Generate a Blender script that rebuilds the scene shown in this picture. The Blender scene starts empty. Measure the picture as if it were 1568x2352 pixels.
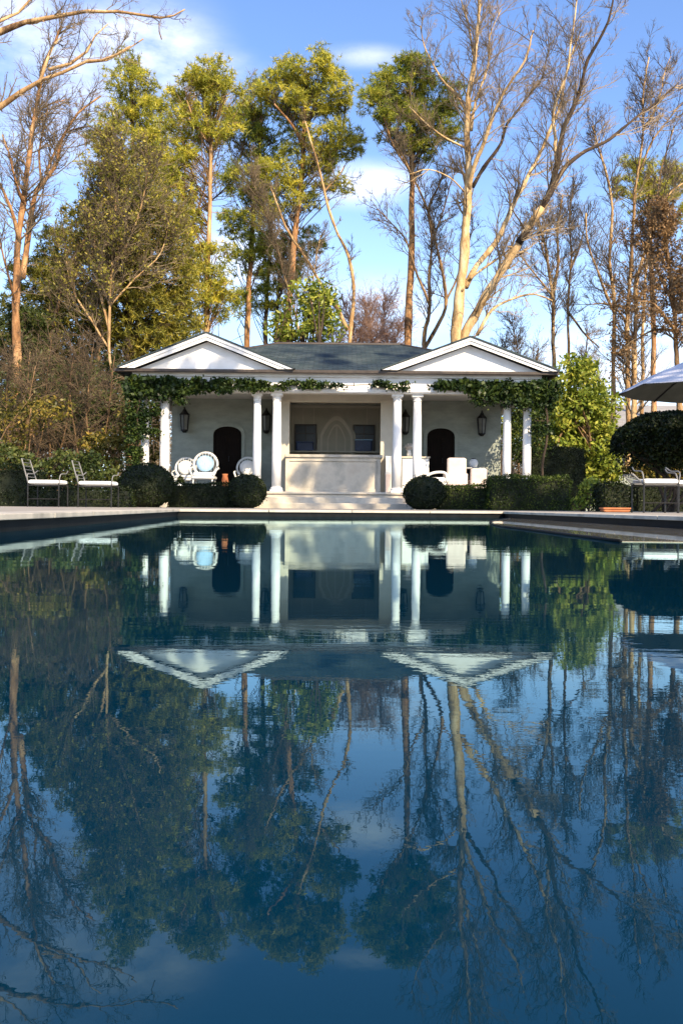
import bpy, math, random
import numpy as np
from mathutils import Matrix, Vector
RNG = np.random.default_rng(7)
random.seed(7)
scene = bpy.context.scene
COL = scene.collection
PI = math.pi
# ------------------------------------------------------------------ camera
H = 0.12
FP = 910.0
ROLL = math.radians(0.5)
PITCH = math.radians(0.31)
K = 0.43495
cam_d = bpy.data.cameras.new('camera')
cam = bpy.data.objects.new('camera', cam_d)
COL.objects.link(cam)
CM = Matrix.Rotation(PI/2 - PITCH, 4, 'X') @ Matrix.Rotation(ROLL, 4, 'Z')
cam.matrix_world = Matrix.Translation((0, 0, H)) @ CM
cam_d.sensor_fit = 'VERTICAL'
cam_d.sensor_height = 36
cam_d.lens = FP/1024*36
cam_d.clip_start = 0.02
cam_d.clip_end = 3000
scene.camera = cam
CR = CM.to_3x3()

def at(dx, dy, Y):
    """real-world point at depth Y for a measured photo position (used to survey where things stand)"""
    v = CR @ Vector(((dx*K-341)/FP, (512-dy*K)/FP, -1))
    s = Y / v.y
    return np.array([v.x*s, Y, H + v.z*s])
def X(dx, Y): return (dx-784)*K*Y/FP
def W(dw, Y): return dw*K*Y/FP

SUN_EL=math.radians(35); SUN_AZ=math.radians(30)   # degrees to the right of straight behind the camera
sd = Vector((math.sin(SUN_AZ)*math.cos(SUN_EL), -math.cos(SUN_AZ)*math.cos(SUN_EL), math.sin(SUN_EL)))
# ------------------------------------------------------------------ materials
def new_mat(name):
    m = bpy.data.materials.new(name); m.use_nodes = True
    nt = m.node_tree; nt.nodes.clear()
    out = nt.nodes.new('ShaderNodeOutputMaterial')
    return m, nt, out
def rgb(c): return (c[0], c[1], c[2], 1)
def ramp(nt, fac, stops):
    r = nt.nodes.new('ShaderNodeValToRGB')
    el = r.color_ramp.elements
    while len(el) < len(stops): el.new(0.5)
    for e, (p, c) in zip(el, stops): e.position = p; e.color = rgb(c)
    nt.links.new(fac, r.inputs[0]); return r.outputs[0]
def noise(nt, scale, detail=4, vec=None, rough=0.55):
    n = nt.nodes.new('ShaderNodeTexNoise'); n.inputs['Scale'].default_value = scale
    n.inputs['Detail'].default_value = detail; n.inputs['Roughness'].default_value = rough
    if vec is not None: nt.links.new(vec, n.inputs['Vector'])
    return n.outputs['Fac']
def coords(nt, scale=(1, 1, 1), rot=(0, 0, 0)):
    t = nt.nodes.new('ShaderNodeTexCoord'); m = nt.nodes.new('ShaderNodeMapping')
    m.inputs['Scale'].default_value = scale; m.inputs['Rotation'].default_value = rot
    nt.links.new(t.outputs['Object'], m.inputs[0]); return m.outputs[0]
def surf(name, c0, c1, scale=6, rough=0.7, bump=0.2, bscale=30, sc=(1, 1, 1), detail=5, metal=0, spec=0.4, c2=None, bdist=0.01):
    m, nt, out = new_mat(name)
    p = nt.nodes.new('ShaderNodeBsdfPrincipled')
    v = coords(nt, sc)
    stops = [(0.32, c0), (0.68, c1)] if c2 is None else [(0.3, c0), (0.5, c1), (0.7, c2)]
    nt.links.new(ramp(nt, noise(nt, scale, detail, v), stops), p.inputs['Base Color'])
    p.inputs['Roughness'].default_value = rough; p.inputs['Metallic'].default_value = metal
    p.inputs['Specular IOR Level'].default_value = spec
    b = nt.nodes.new('ShaderNodeBump'); b.inputs['Strength'].default_value = bump; b.inputs['Distance'].default_value = bdist
    nt.links.new(noise(nt, bscale, 5, v), b.inputs['Height']); nt.links.new(b.outputs[0], p.inputs['Normal'])
    nt.links.new(p.outputs[0], out.inputs[0])
    return m
def leafm(name, c0, c1, c2, trans=0.3, nscale=1.2):
    m, nt, out = new_mat(name)
    g = nt.nodes.new('ShaderNodeNewGeometry')
    n = noise(nt, nscale, 3, coords(nt))
    mx = nt.nodes.new('ShaderNodeMath'); mx.operation = 'MULTIPLY_ADD'
    nt.links.new(g.outputs['Random Per Island'], mx.inputs[0]); mx.inputs[1].default_value = 0.55
    ms = nt.nodes.new('ShaderNodeMath'); ms.operation = 'MULTIPLY_ADD'
    nt.links.new(n, ms.inputs[0]); ms.inputs[1].default_value = 1.3; ms.inputs[2].default_value = -0.42
    nt.links.new(ms.outputs[0], mx.inputs[2])
    c = ramp(nt, mx.outputs[0], [(0.1, c0), (0.5, c1), (0.9, c2)])
    d = nt.nodes.new('ShaderNodeBsdfDiffuse'); t = nt.nodes.new('ShaderNodeBsdfTranslucent'); mix = nt.nodes.new('ShaderNodeMixShader')
    gl = nt.nodes.new('ShaderNodeBsdfGlossy'); gl.inputs['Roughness'].default_value = 0.45
    gl.inputs['Color'].default_value = (0.5, 0.5, 0.5, 1)
    nt.links.new(c, d.inputs[0]); nt.links.new(c, t.inputs[0]); mix.inputs[0].default_value = trans
    nt.links.new(d.outputs[0], mix.inputs[1]); nt.links.new(t.outputs[0], mix.inputs[2])
    m2 = nt.nodes.new('ShaderNodeMixShader'); m2.inputs[0].default_value = 0.03
    nt.links.new(mix.outputs[0], m2.inputs[1]); nt.links.new(gl.outputs[0], m2.inputs[2])
    nt.links.new(m2.outputs[0], out.inputs[0])
    return m
def barkm(name, c0, c1, c2, mottle_shade, thr=0.60):
    m, nt, out = new_mat(name); p = nt.nodes.new('ShaderNodeBsdfPrincipled')
    v = coords(nt, (1, 1, 0.35)); v2 = coords(nt, (1, 1, 0.5))
    base = ramp(nt, noise(nt, 2.4, 8, v, 0.7), [(0.36, c0), (0.5, c1), (0.62, c2)])
    sc_ = ramp(nt, noise(nt, 1.1, 6, v2, 0.65), [(thr, (0, 0, 0)), (thr+0.07, (1, 1, 1))])  # dark patches: bark mottling, with dappled twig shadow painted into the colour
    mx = nt.nodes.new('ShaderNodeMix'); mx.data_type = 'RGBA'; nt.links.new(sc_, mx.inputs[0]); nt.links.new(base, mx.inputs[6]); mx.inputs[7].default_value = rgb(mottle_shade)
    nt.links.new(mx.outputs[2], p.inputs['Base Color']); p.inputs['Roughness'].default_value = 0.95; p.inputs['Specular IOR Level'].default_value = 0.15
    b = nt.nodes.new('ShaderNodeBump'); b.inputs['Strength'].default_value = 1.0; b.inputs['Distance'].default_value = 0.05
    nt.links.new(noise(nt, 9, 6, v, 0.7), b.inputs['Height']); nt.links.new(b.outputs[0], p.inputs['Normal']); nt.links.new(p.outputs[0], out.inputs[0])
    return m
M = {}
M['white'] = surf('white_paint', (0.72, 0.71, 0.68), (0.82, 0.81, 0.79), 3, 0.5, 0.08, 60)
M['wall'] = surf('limewashed_brick', (0.25, 0.285, 0.25), (0.34, 0.375, 0.335), 2.5, 0.8, 0.5, 14, (1, 1, 2.2), bdist=0.02)
M['bar_wall'] = surf('sage_panelling', (0.38, 0.36, 0.28), (0.46, 0.43, 0.34), 2, 0.6, 0.1, 20)
M['bar_trim'] = surf('sage_trim', (0.50, 0.46, 0.37), (0.58, 0.53, 0.43), 3, 0.55, 0.05, 20)
M['stone'] = surf('limestone', (0.36, 0.33, 0.27), (0.56, 0.50, 0.40), 2.2, 0.75, 0.3, 24, c2=(0.48, 0.41, 0.32))
M['coping'] = surf('coping_stone', (0.24, 0.225, 0.19), (0.46, 0.42, 0.35), 3.0, 0.7, 0.3, 30, c2=(0.36, 0.33, 0.28))
M['paving'] = surf('deck_stone', (0.20, 0.18, 0.15), (0.38, 0.34, 0.28), 1.6, 0.8, 0.3, 20)
M['tile'] = surf('dark_waterline_tile', (0.003, 0.004, 0.005), (0.008, 0.010, 0.012), 8, 0.6, 0.1, 40, spec=0.1)
M['dark_metal'] = surf('black_iron', (0.012, 0.012, 0.013), (0.03, 0.03, 0.03), 12, 0.45, 0.1, 60, metal=0.3)
M['gutter'] = surf('bronze_gutter', (0.03, 0.022, 0.018), (0.06, 0.045, 0.035), 8, 0.5, 0.1, 60)
M['door'] = surf('stained_door', (0.004, 0.003, 0.002), (0.012, 0.007, 0.005), 5, 0.7, 0.2, 20, (8, 1, 1), spec=0.1)
M['darkglass'] = surf('dark_glass', (0.01, 0.015, 0.02), (0.02, 0.03, 0.04), 2, 0.3, 0.0, 20, spec=0.3)
M['lampglass'] = surf('lantern_glass', (0.10, 0.11, 0.10), (0.16, 0.17, 0.16), 5, 0.15, 0.05, 30)
M['cushion'] = surf('white_canvas', (0.70, 0.70, 0.68), (0.82, 0.82, 0.80), 6, 0.9, 0.25, 25)
M['blush'] = surf('blush_linen', (0.62, 0.50, 0.44), (0.74, 0.62, 0.55), 5, 0.9, 0.25, 25)
M['blue'] = surf('sky_blue_canvas', (0.30, 0.52, 0.74), (0.48, 0.66, 0.84), 14, 0.9, 0.2, 30, (6, 1, 1))
M['navy'] = surf('navy_enamel', (0.008, 0.02, 0.075), (0.02, 0.05, 0.15), 5, 0.4, 0.1, 20)
M['wicker'] = surf('white_wicker', (0.60, 0.60, 0.57), (0.80, 0.80, 0.77), 60, 0.7, 0.8, 90)
M['terracotta'] = surf('terracotta', (0.32, 0.10, 0.04), (0.46, 0.17, 0.07), 6, 0.8, 0.3, 30)
M['umbrella'] = surf('umbrella_canvas', (0.42, 0.42, 0.42), (0.52, 0.52, 0.51), 4, 0.9, 0.2, 20)
M['umbtop'] = surf('pale_umbrella_canvas', (0.50, 0.50, 0.54), (0.60, 0.60, 0.64), 4, 0.9, 0.2, 20)
M['underside_shade'] = surf('umbrella_underside_shade', (0.07, 0.08, 0.07), (0.10, 0.11, 0.10), 4, 0.95, 0.2, 20)  # shade of the umbrella's underside, put into a darker cloth colour
M['slate'] = surf('added_dark_floor', (0.05, 0.05, 0.05), (0.09, 0.085, 0.08), 3, 0.6, 0.3, 20)  # dark floor tone added to cut bounced light in the porch
M['chairmetal'] = surf('weathered_grey_metal', (0.12, 0.12, 0.12), (0.2, 0.2, 0.19), 5, 0.6, 0.1, 30)
M['darktwig'] = surf('dark_twig', (0.05, 0.036, 0.022), (0.16, 0.11, 0.06), 1.5, 0.95, 0, 10)
M['fridge'] = surf('painted_cabinet', (0.70, 0.70, 0.68), (0.8, 0.8, 0.78), 3, 0.5, 0.05, 20)
M['sycamore'] = barkm('pale_sycamore_bark', (0.26, 0.165, 0.075), (0.52, 0.36, 0.18), (0.68, 0.53, 0.32), (0.13, 0.085, 0.045), 0.58)
M['bark'] = barkm('grey_brown_bark', (0.07, 0.045, 0.025), (0.20, 0.125, 0.065), (0.38, 0.24, 0.12), (0.04, 0.028, 0.018), 0.56)
M['pinebark'] = barkm('orange_pine_bark', (0.13, 0.065, 0.03), (0.33, 0.175, 0.08), (0.52, 0.32, 0.16), (0.07, 0.04, 0.025), 0.56)
M['palepine'] = barkm('pale_pine_bark', (0.22, 0.13, 0.06), (0.42, 0.27, 0.13), (0.60, 0.43, 0.23), (0.10, 0.06, 0.035), 0.57)
M['darkbark_and_shade'] = surf('dark_bark_and_shade', (0.02, 0.015, 0.011), (0.08, 0.052, 0.033), 2.5, 0.95, 0.8, 10, (1, 1, 0.35), bdist=0.04)  # real dark bark; also stands in for shade on the sycamore limbs
M['twig'] = surf('twig', (0.11, 0.085, 0.055), (0.24, 0.18, 0.11), 1.5, 0.95, 0, 10)
M['paletwig'] = surf('pale_twig', (0.18, 0.135, 0.08), (0.38, 0.28, 0.165), 1.5, 0.95, 0, 10)
M['redtwig'] = surf('reddish_twig', (0.26, 0.16, 0.12), (0.44, 0.30, 0.23), 1.5, 0.95, 0, 10)
M['pine_a'] = leafm('pine_needles_golden', (0.11, 0.14, 0.02), (0.40, 0.40, 0.05), (0.78, 0.66, 0.08), 0.45)
M['pine_b'] = leafm('pine_needles_green', (0.09, 0.14, 0.02), (0.30, 0.34, 0.045), (0.60, 0.54, 0.07), 0.45)
M['cedar'] = leafm('cedar_sprays', (0.08, 0.095, 0.018), (0.26, 0.25, 0.04), (0.54, 0.44, 0.075), 0.42)
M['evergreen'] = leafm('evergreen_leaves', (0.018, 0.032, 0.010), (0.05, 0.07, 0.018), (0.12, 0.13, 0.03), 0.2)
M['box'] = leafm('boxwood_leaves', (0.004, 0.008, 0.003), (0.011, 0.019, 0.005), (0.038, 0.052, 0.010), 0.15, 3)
M['boxlit'] = leafm('sunlit_boxwood_leaves', (0.009, 0.02, 0.004), (0.032, 0.054, 0.009), (0.11, 0.145, 0.02), 0.2, 3)  # lit copy of the box leaves: sunlight put into a brighter green
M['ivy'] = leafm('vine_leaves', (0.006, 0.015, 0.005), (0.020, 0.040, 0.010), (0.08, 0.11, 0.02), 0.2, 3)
M['magnolia'] = leafm('broad_glossy_leaves', (0.06, 0.10, 0.014), (0.20, 0.25, 0.03), (0.46, 0.44, 0.07), 0.35, 2)
M['yellowleaf'] = leafm('yellowing_leaves', (0.035, 0.045, 0.010), (0.12, 0.11, 0.02), (0.34, 0.24, 0.045), 0.3, 2)
M['brownleaf'] = leafm('withered_brown_leaves', (0.09, 0.055, 0.025), (0.21, 0.125, 0.055), (0.38, 0.23, 0.10), 0.3, 1)
M['pinkhaze'] = leafm('pink_brown_buds', (0.30, 0.18, 0.14), (0.45, 0.28, 0.22), (0.55, 0.36, 0.28), 0.3, 1)
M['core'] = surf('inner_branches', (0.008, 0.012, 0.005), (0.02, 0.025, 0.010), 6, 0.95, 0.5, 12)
M['flower'] = surf('white_petals', (0.75, 0.68, 0.62), (0.85, 0.8, 0.76), 10, 0.8, 0.1, 20)
M['house'] = surf('pale_stucco', (0.66, 0.56, 0.48), (0.78, 0.69, 0.62), 1.5, 0.85, 0.3, 10)
M['farroof'] = surf('grey_shingles', (0.20, 0.20, 0.20), (0.30, 0.29, 0.28), 4, 0.9, 0.4, 12, (0.4, 1, 4))

def roof_mat():
    m, nt, out = new_mat('slate_roof')
    p = nt.nodes.new('ShaderNodeBsdfPrincipled'); v = coords(nt)
    br = nt.nodes.new('ShaderNodeTexBrick'); nt.links.new(v, br.inputs['Vector'])
    br.inputs['Scale'].default_value = 1.0; br.inputs['Brick Width'].default_value = 0.26; br.inputs['Row Height'].default_value = 0.16
    br.inputs['Mortar Size'].default_value = 0.012
    br.inputs['Color1'].default_value = (0.018, 0.030, 0.036, 1); br.inputs['Color2'].default_value = (0.038, 0.052, 0.06, 1)
    br.inputs['Mortar'].default_value = (0.02, 0.025, 0.03, 1)
    n = ramp(nt, noise(nt, 0.9, 5, v), [(0.4, (0.75, 0.85, 0.95)), (0.62, (1.7, 1.6, 1.4))])
    mx = nt.nodes.new('ShaderNodeMix'); mx.data_type = 'RGBA'; mx.blend_type = 'MULTIPLY'; mx.inputs[0].default_value = 1
    nt.links.new(br.outputs['Color'], mx.inputs[6]); nt.links.new(n, mx.inputs[7]); nt.links.new(mx.outputs[2], p.inputs['Base Color'])
    p.inputs['Roughness'].default_value = 0.75; p.inputs['Specular IOR Level'].default_value = 0.2
    b = nt.nodes.new('ShaderNodeBump'); b.inputs['Strength'].default_value = 0.6; b.inputs['Distance'].default_value = 0.02
    nt.links.new(br.outputs['Fac'], b.inputs['Height']); b.invert = True
    nt.links.new(b.outputs[0], p.inputs['Normal']); nt.links.new(p.outputs[0], out.inputs[0])
    return m
M['roof'] = roof_mat()

def water_mat():
    m, nt, out = new_mat('pool_water')
    p = nt.nodes.new('ShaderNodeBsdfPrincipled')
    v = coords(nt)
    p.inputs['Base Color'].default_value = (0.0005, 0.019, 0.040, 1)
    p.inputs['Roughness'].default_value = 0.0
    p.inputs['IOR'].default_value = 1.34
    p.inputs['Specular IOR Level'].default_value = 0.5
    p.inputs['Specular Tint'].default_value = (0.38, 0.74, 0.95, 1)
    # long slow swell plus patches of fine ripples
    n1 = noise(nt, 2.2, 2, coords(nt, (1, 1.8, 1)))
    n2 = noise(nt, 26, 3, coords(nt, (0.45, 1.6, 1)))
    msk = ramp(nt, noise(nt, 1.3, 1, coords(nt, (0.6, 1.3, 1))), [(0.42, (0.12, 0.12, 0.12)), (0.62, (1, 1, 1))])
    msk=msk
    mm = nt.nodes.new('ShaderNodeMath'); mm.operation = 'MULTIPLY'; nt.links.new(n2, mm.inputs[0]); nt.links.new(msk, mm.inputs[1])
    b1 = nt.nodes.new('ShaderNodeBump'); b1.inputs['Strength'].default_value = 1; b1.inputs['Distance'].default_value = 0.0005
    nt.links.new(n1, b1.inputs['Height'])
    b2 = nt.nodes.new('ShaderNodeBump'); b2.inputs['Strength'].default_value = 1; b2.inputs['Distance'].default_value = 0.00010
    nt.links.new(mm.outputs[0], b2.inputs['Height']); nt.links.new(b1.outputs[0], b2.inputs['Normal'])
    b3 = nt.nodes.new('ShaderNodeBump'); b3.inputs['Strength'].default_value = 1; b3.inputs['Distance'].default_value = 0.000011
    nt.links.new(noise(nt, 150, 2, coords(nt, (1, 0.8, 1))), b3.inputs['Height']); nt.links.new(b2.outputs[0], b3.inputs['Normal'])
    # tinted water: dark scattering body under a Fresnel-weighted teal reflection
    body = nt.nodes.new('ShaderNodeBsdfDiffuse'); body.inputs['Color'].default_value = (0.0003, 0.018, 0.038, 1)
    gls = nt.nodes.new('ShaderNodeBsdfGlossy'); gls.inputs['Roughness'].default_value = 0.0; gls.inputs['Color'].default_value = (0.62, 0.87, 0.93, 1)
    fr = nt.nodes.new('ShaderNodeFresnel'); fr.inputs['IOR'].default_value = 1.36
    nt.links.new(b3.outputs[0], gls.inputs['Normal']); nt.links.new(b3.outputs[0], fr.inputs['Normal'])
    mxs = nt.nodes.new('ShaderNodeMixShader'); nt.links.new(fr.outputs[0], mxs.inputs[0]); nt.links.new(body.outputs[0], mxs.inputs[1]); nt.links.new(gls.outputs[0], mxs.inputs[2])
    nt.nodes.remove(p); nt.links.new(mxs.outputs[0], out.inputs[0])
    return m
M['water'] = water_mat()
def ground_mat():
    m, nt, out = new_mat('garden_ground')
    p = nt.nodes.new('ShaderNodeBsdfPrincipled'); v = coords(nt)
    c = ramp(nt, noise(nt, 0.35, 8, v, 0.7), [(0.35, (0.05, 0.06, 0.02)), (0.5, (0.12, 0.08, 0.04)), (0.68, (0.22, 0.13, 0.06))])
    nt.links.new(c, p.inputs['Base Color']); p.inputs['Roughness'].default_value = 1
    b = nt.nodes.new('ShaderNodeBump'); b.inputs['Strength'].default_value = 0.8; b.inputs['Distance'].default_value = 0.05
    nt.links.new(noise(nt, 8, 6, v), b.inputs['Height']); nt.links.new(b.outputs[0], p.inputs['Normal'])
    nt.links.new(p.outputs[0], out.inputs[0]); return m
M['ground'] = ground_mat()

# ------------------------------------------------------------------ mesh builder
class MB:
    def __init__(s): s.v = []; s.f = []; s.n = 0
    def add(s, verts, faces):
        verts = np.asarray(verts, float)
        s.v.append(verts); o = s.n
        for f in faces: s.f.append(tuple(i+o for i in f))
        s.n += len(verts); return s
    def box(s, x0, x1, y0, y1, z0, z1):
        return s.add([(x0,y0,z0),(x1,y0,z0),(x1,y1,z0),(x0,y1,z0),(x0,y0,z1),(x1,y0,z1),(x1,y1,z1),(x0,y1,z1)],
                     [(0,3,2,1),(4,5,6,7),(0,1,5,4),(1,2,6,5),(2,3,7,6),(3,0,4,7)])
    def rbox(s, c, size, bev=0.02, rz=0, rx=0):
        """rounded cushion-like box"""
        a, b, h = [q/2 for q in size]
        ring = []
        n = 3
        for cx, cy, a0 in ((a-bev,b-bev,0),(-a+bev,b-bev,90),(-a+bev,-b+bev,180),(a-bev,-b+bev,270)):
            for i in range(n+1):
                t = math.radians(a0+90*i/n); ring.append((cx+bev*math.cos(t), cy+bev*math.sin(t)))
        m = len(ring); V = []; F = []
        levels = [(-h, 1-bev*0.9/max(a,0.01)), (-h+bev*0.6, 1), (h-bev*0.6, 1), (h, 1-bev*0.9/max(a,0.01))]
        for z, sc in levels:
            for x, y in ring: V.append((x*sc, y*sc, z))
        for l in range(3):
            for i in range(m): j = (i+1) % m; F.append((l*m+i, l*m+j, (l+1)*m+j, (l+1)*m+i))
        F.append(tuple(range(m-1,-1,-1))); F.append(tuple(3*m+i for i in range(m)))
        R = Matrix.Rotation(rz,3,'Z') @ Matrix.Rotation(rx,3,'X')
        V = [tuple(R @ Vector(p) + Vector(c)) for p in V]
        return s.add(V, F)
    def prism(s, pts, y0, y1):
        """profile in x,z extruded along y"""
        n = len(pts); V = [(x, y0, z) for x, z in pts] + [(x, y1, z) for x, z in pts]
        F = [tuple(range(n)), tuple(range(2*n-1, n-1, -1))] + [(i, i+n, (i+1) % n+n, (i+1) % n) for i in range(n)]
        return s.add(V, F)
    def strip(s, inner, outer, y0, y1):
        """band between two open profiles (x,z) extruded along y"""
        n = len(inner); V = []
        for y in (y0, y1):
            V += [(x, y, z) for x, z in inner] + [(x, y, z) for x, z in outer]
        F = []
        for i in range(n-1):
            F.append((i, i+1, n+i+1, n+i)); F.append((2*n+i, 3*n+i, 3*n+i+1, 2*n+i+1))
            F.append((i, 2*n+i, 2*n+i+1, i+1)); F.append((n+i, n+i+1, 3*n+i+1, 3*n+i))
        F.append((0, n, 3*n, 2*n)); F.append((n-1, 3*n-1, 4*n-1, 2*n-1))
        return s.add(V, F)
    def lathe(s, prof, c=(0,0,0), seg=20, a0=0):
        V = []; F = []
        m = len(prof)
        for r, z in prof:
            for i in range(seg):
                t = a0+2*PI*i/seg; V.append((c[0]+r*math.cos(t), c[1]+r*math.sin(t), c[2]+z))
        for l in range(m-1):
            for i in range(seg): j = (i+1) % seg; F.append((l*seg+i, l*seg+j, (l+1)*seg+j, (l+1)*seg+i))
        F.append(tuple(range(seg-1,-1,-1))); F.append(tuple((m-1)*seg+i for i in range(seg)))
        return s.add(V, F)
    def tube(s, pts, rad, sides=8, closed=False):
        pts = np.asarray(pts, float); n = len(pts)
        rad = np.full(n, rad) if np.isscalar(rad) else np.asarray(rad, float)
        if closed: tan = np.roll(pts,-1,0)-np.roll(pts,1,0)
        else: tan = np.gradient(pts, axis=0)
        tan /= np.linalg.norm(tan, axis=1)[:,None]+1e-9
        ref = np.array([0.3,1,0.1]) if abs(tan[:,1]).mean() < 0.8 else np.array([1,0.1,0.2])
        u = np.cross(tan, ref); u /= np.linalg.norm(u,axis=1)[:,None]+1e-9
        w = np.cross(tan, u)
        a = np.arange(sides)*2*PI/sides
        V = pts[:,None,:] + rad[:,None,None]*(np.cos(a)[None,:,None]*u[:,None,:] + np.sin(a)[None,:,None]*w[:,None,:])
        F = []
        for l in range(n if closed else n-1):
            k = (l+1) % n
            for i in range(sides): j = (i+1) % sides; F.append((l*sides+i, l*sides+j, k*sides+j, k*sides+i))
        if not closed:
            F.append(tuple(range(sides-1,-1,-1))); F.append(tuple((n-1)*sides+i for i in range(sides)))
        return s.add(V.reshape(-1,3), F)
    def build(s, name, m, parent=None, smooth=False, bevel=0):
        me = bpy.data.meshes.new(name)
        me.from_pydata(np.vstack(s.v).tolist() if s.v else [], [], s.f); me.update()
        if smooth:
            me.polygons.foreach_set('use_smooth', [True]*len(me.polygons))
        me.materials.append(M[m] if isinstance(m, str) else m)
        o = bpy.data.objects.new(name, me); COL.objects.link(o)
        if parent is not None:
            o.parent = parent; o.matrix_parent_inverse = Matrix.Translation(-Vector(parent.location))
        if bevel:
            b = o.modifiers.new('bevel', 'BEVEL'); b.width = bevel; b.segments = 2; b.limit_method = 'ANGLE'
        return o

def soup(name, verts, nper, m, parent=None):
    """mesh from an (N,nper,3) array of separate faces"""
    verts = verts.reshape(-1, 3).astype(np.float32); n = len(verts); nf = n//nper
    me = bpy.data.meshes.new(name)
    me.vertices.add(n); me.vertices.foreach_set('co', verts.ravel())
    me.loops.add(n); me.loops.foreach_set('vertex_index', np.arange(n, dtype=np.int32))
    me.polygons.add(nf); me.polygons.foreach_set('loop_start', np.arange(0, n, nper, dtype=np.int32))
    me.polygons.foreach_set('loop_total', np.full(nf, nper, dtype=np.int32))
    me.update(calc_edges=True); me.validate()
    me.materials.append(M[m])
    o = bpy.data.objects.new(name, me); COL.objects.link(o)
    if parent is not None:
        o.parent = parent; o.matrix_parent_inverse = Matrix.Translation(-Vector(parent.location))
    return o

def tag(o, label=None, cat=None, group=None, kind=None):
    if label: o['label'] = label
    if cat: o['category'] = cat
    if group: o['group'] = group
    if kind: o['kind'] = kind
    return o
def thing(name, label, cat, loc=(0,0,0), group=None):
    o = bpy.data.objects.new(name, None); COL.objects.link(o); o.location = tuple(float(q) for q in loc)
    return tag(o, label, cat, group)

def unit(a): return a/(np.linalg.norm(a, axis=-1, keepdims=True)+1e-9)
def rnd_unit(n): return unit(RNG.normal(size=(n,3)))

def needles(centres, n, length, width, up=0.25, nmul=None):
    """thin pointed blades radiating from each tuft centre -> (N,3,3)"""
    C = np.repeat(centres, n, axis=0); m = len(C)
    D = RNG.normal(size=(m,3)); D[:,2] += up; D = unit(D)
    L = length*RNG.uniform(0.6,1.25,(m,1)); S = unit(np.cross(D, rnd_unit(m)))*width*RNG.uniform(0.7,1.3,(m,1))/2
    b = C + D*L*0.08
    return np.stack([b-S, b+S, C+D*L], axis=1)
def leaves(centres, length, width, droop=0.0, outw=None):
    m = len(centres); D = RNG.normal(size=(m,3)); D[:,2] -= droop
    if outw is not None: D += outw*1.2
    D = unit(D); S = unit(np.cross(D, rnd_unit(m)))
    L = length*RNG.uniform(0.6,1.3,(m,1)); w = width*RNG.uniform(0.7,1.2,(m,1))/2
    return np.stack([centres-D*L/2, centres+S*w, centres+D*L/2, centres-S*w], axis=1)

def prisms(P0, P1, R0, R1, sides=3):
    """all the segments as tapered n-sided sticks -> quads"""
    T = unit(P1-P0); U = unit(np.cross(T, np.array([0.31,0.9,0.27]))); Wv = np.cross(T, U)
    q = []
    a = [2*PI*i/sides for i in range(sides)]
    def pt(P, R, t): return P + R[:,None]*(math.cos(t)*U + math.sin(t)*Wv)
    for i in range(sides):
        t0, t1 = a[i], a[(i+1) % sides]
        q.append(np.stack([pt(P0,R0,t0), pt(P0,R0,t1), pt(P1,R1,t1), pt(P1,R1,t0)], axis=1))
    return np.concatenate(q)
def grow(P, D, L, k, up, wig):
    pts = [P]
    for i in range(k):
        D = unit(D + wig*RNG.normal(size=D.shape) + np.array([0,0,up]))
        P = P + D*(L/k)[:,None]; pts.append(P)
    return np.stack(pts, axis=1)
def spawn(pts, L, R, m, ratio, spread, lo=0.15):
    """m children on every polyline"""
    n, k1, _ = pts.shape; k = k1-1
    t = RNG.uniform(lo, 0.98, (n, m)); i = np.minimum((t*k).astype(int), k-1); f = t*k-i
    a = np.arange(n)[:,None]
    p0 = pts[a,i]; p1 = pts[a,i+1]; P = p0+(p1-p0)*f[...,None]; T = unit(p1-p0)
    side = RNG.normal(size=T.shape); side -= (side*T).sum(-1,keepdims=True)*T; side = unit(side)
    D = unit(T + spread*RNG.uniform(0.6,1.4,(n,m,1))*side)
    Lc = L[:,None]*ratio*(1.15-0.6*t)*RNG.uniform(0.6,1.3,(n,m)); Rc = R[:,None]*(1-0.75*t)*0.55
    return P.reshape(-1,3), D.reshape(-1,3), Lc.ravel(), Rc.ravel()
def segs(pts, R, tip=0.3):
    n, k1, _ = pts.shape; k = k1-1; out = []
    for i in range(k):
        r0 = R*(1-(1-tip)*i/k); r1 = R*(1-(1-tip)*(i+1)/k)
        out.append((pts[:,i], pts[:,i+1], r0, r1))
    return [np.concatenate(z) for z in zip(*out)]
def resample(pts, step, jitter=0):
    pts = np.asarray(pts, float)
    # Catmull-Rom
    P = np.vstack([2*pts[0]-pts[1], pts, 2*pts[-1]-pts[-2]]); out = []
    for i in range(1, len(P)-2):
        d = np.linalg.norm(P[i+1]-P[i]); m = max(1, int(round(d/step)))
        for j in range(m):
            t = j/m; p0,p1,p2,p3 = P[i-1],P[i],P[i+1],P[i+2]
            out.append(0.5*((2*p1)+(-p0+p2)*t+(2*p0-5*p1+4*p2-p3)*t*t+(-p0+3*p1-3*p2+p3)*t**3))
    out.append(P[-2]); out = np.array(out)
    if jitter and len(out) > 2:
        j = RNG.normal(size=out.shape)*jitter; j[0] = 0; j = (j+np.roll(j,1,0)+np.roll(j,-1,0))/2; j[0] = 0
        out += j
    return out
def trace(limb, Y, step=0.35, jitter=0.02):
    """limb: list of (px, py) or (px, py, depth offset)"""
    pts = [at(p[0], p[1], Y+(p[2] if len(p) > 2 else 0)) for p in limb]
    return resample(pts, step, jitter)
GZ = 0.05

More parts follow.
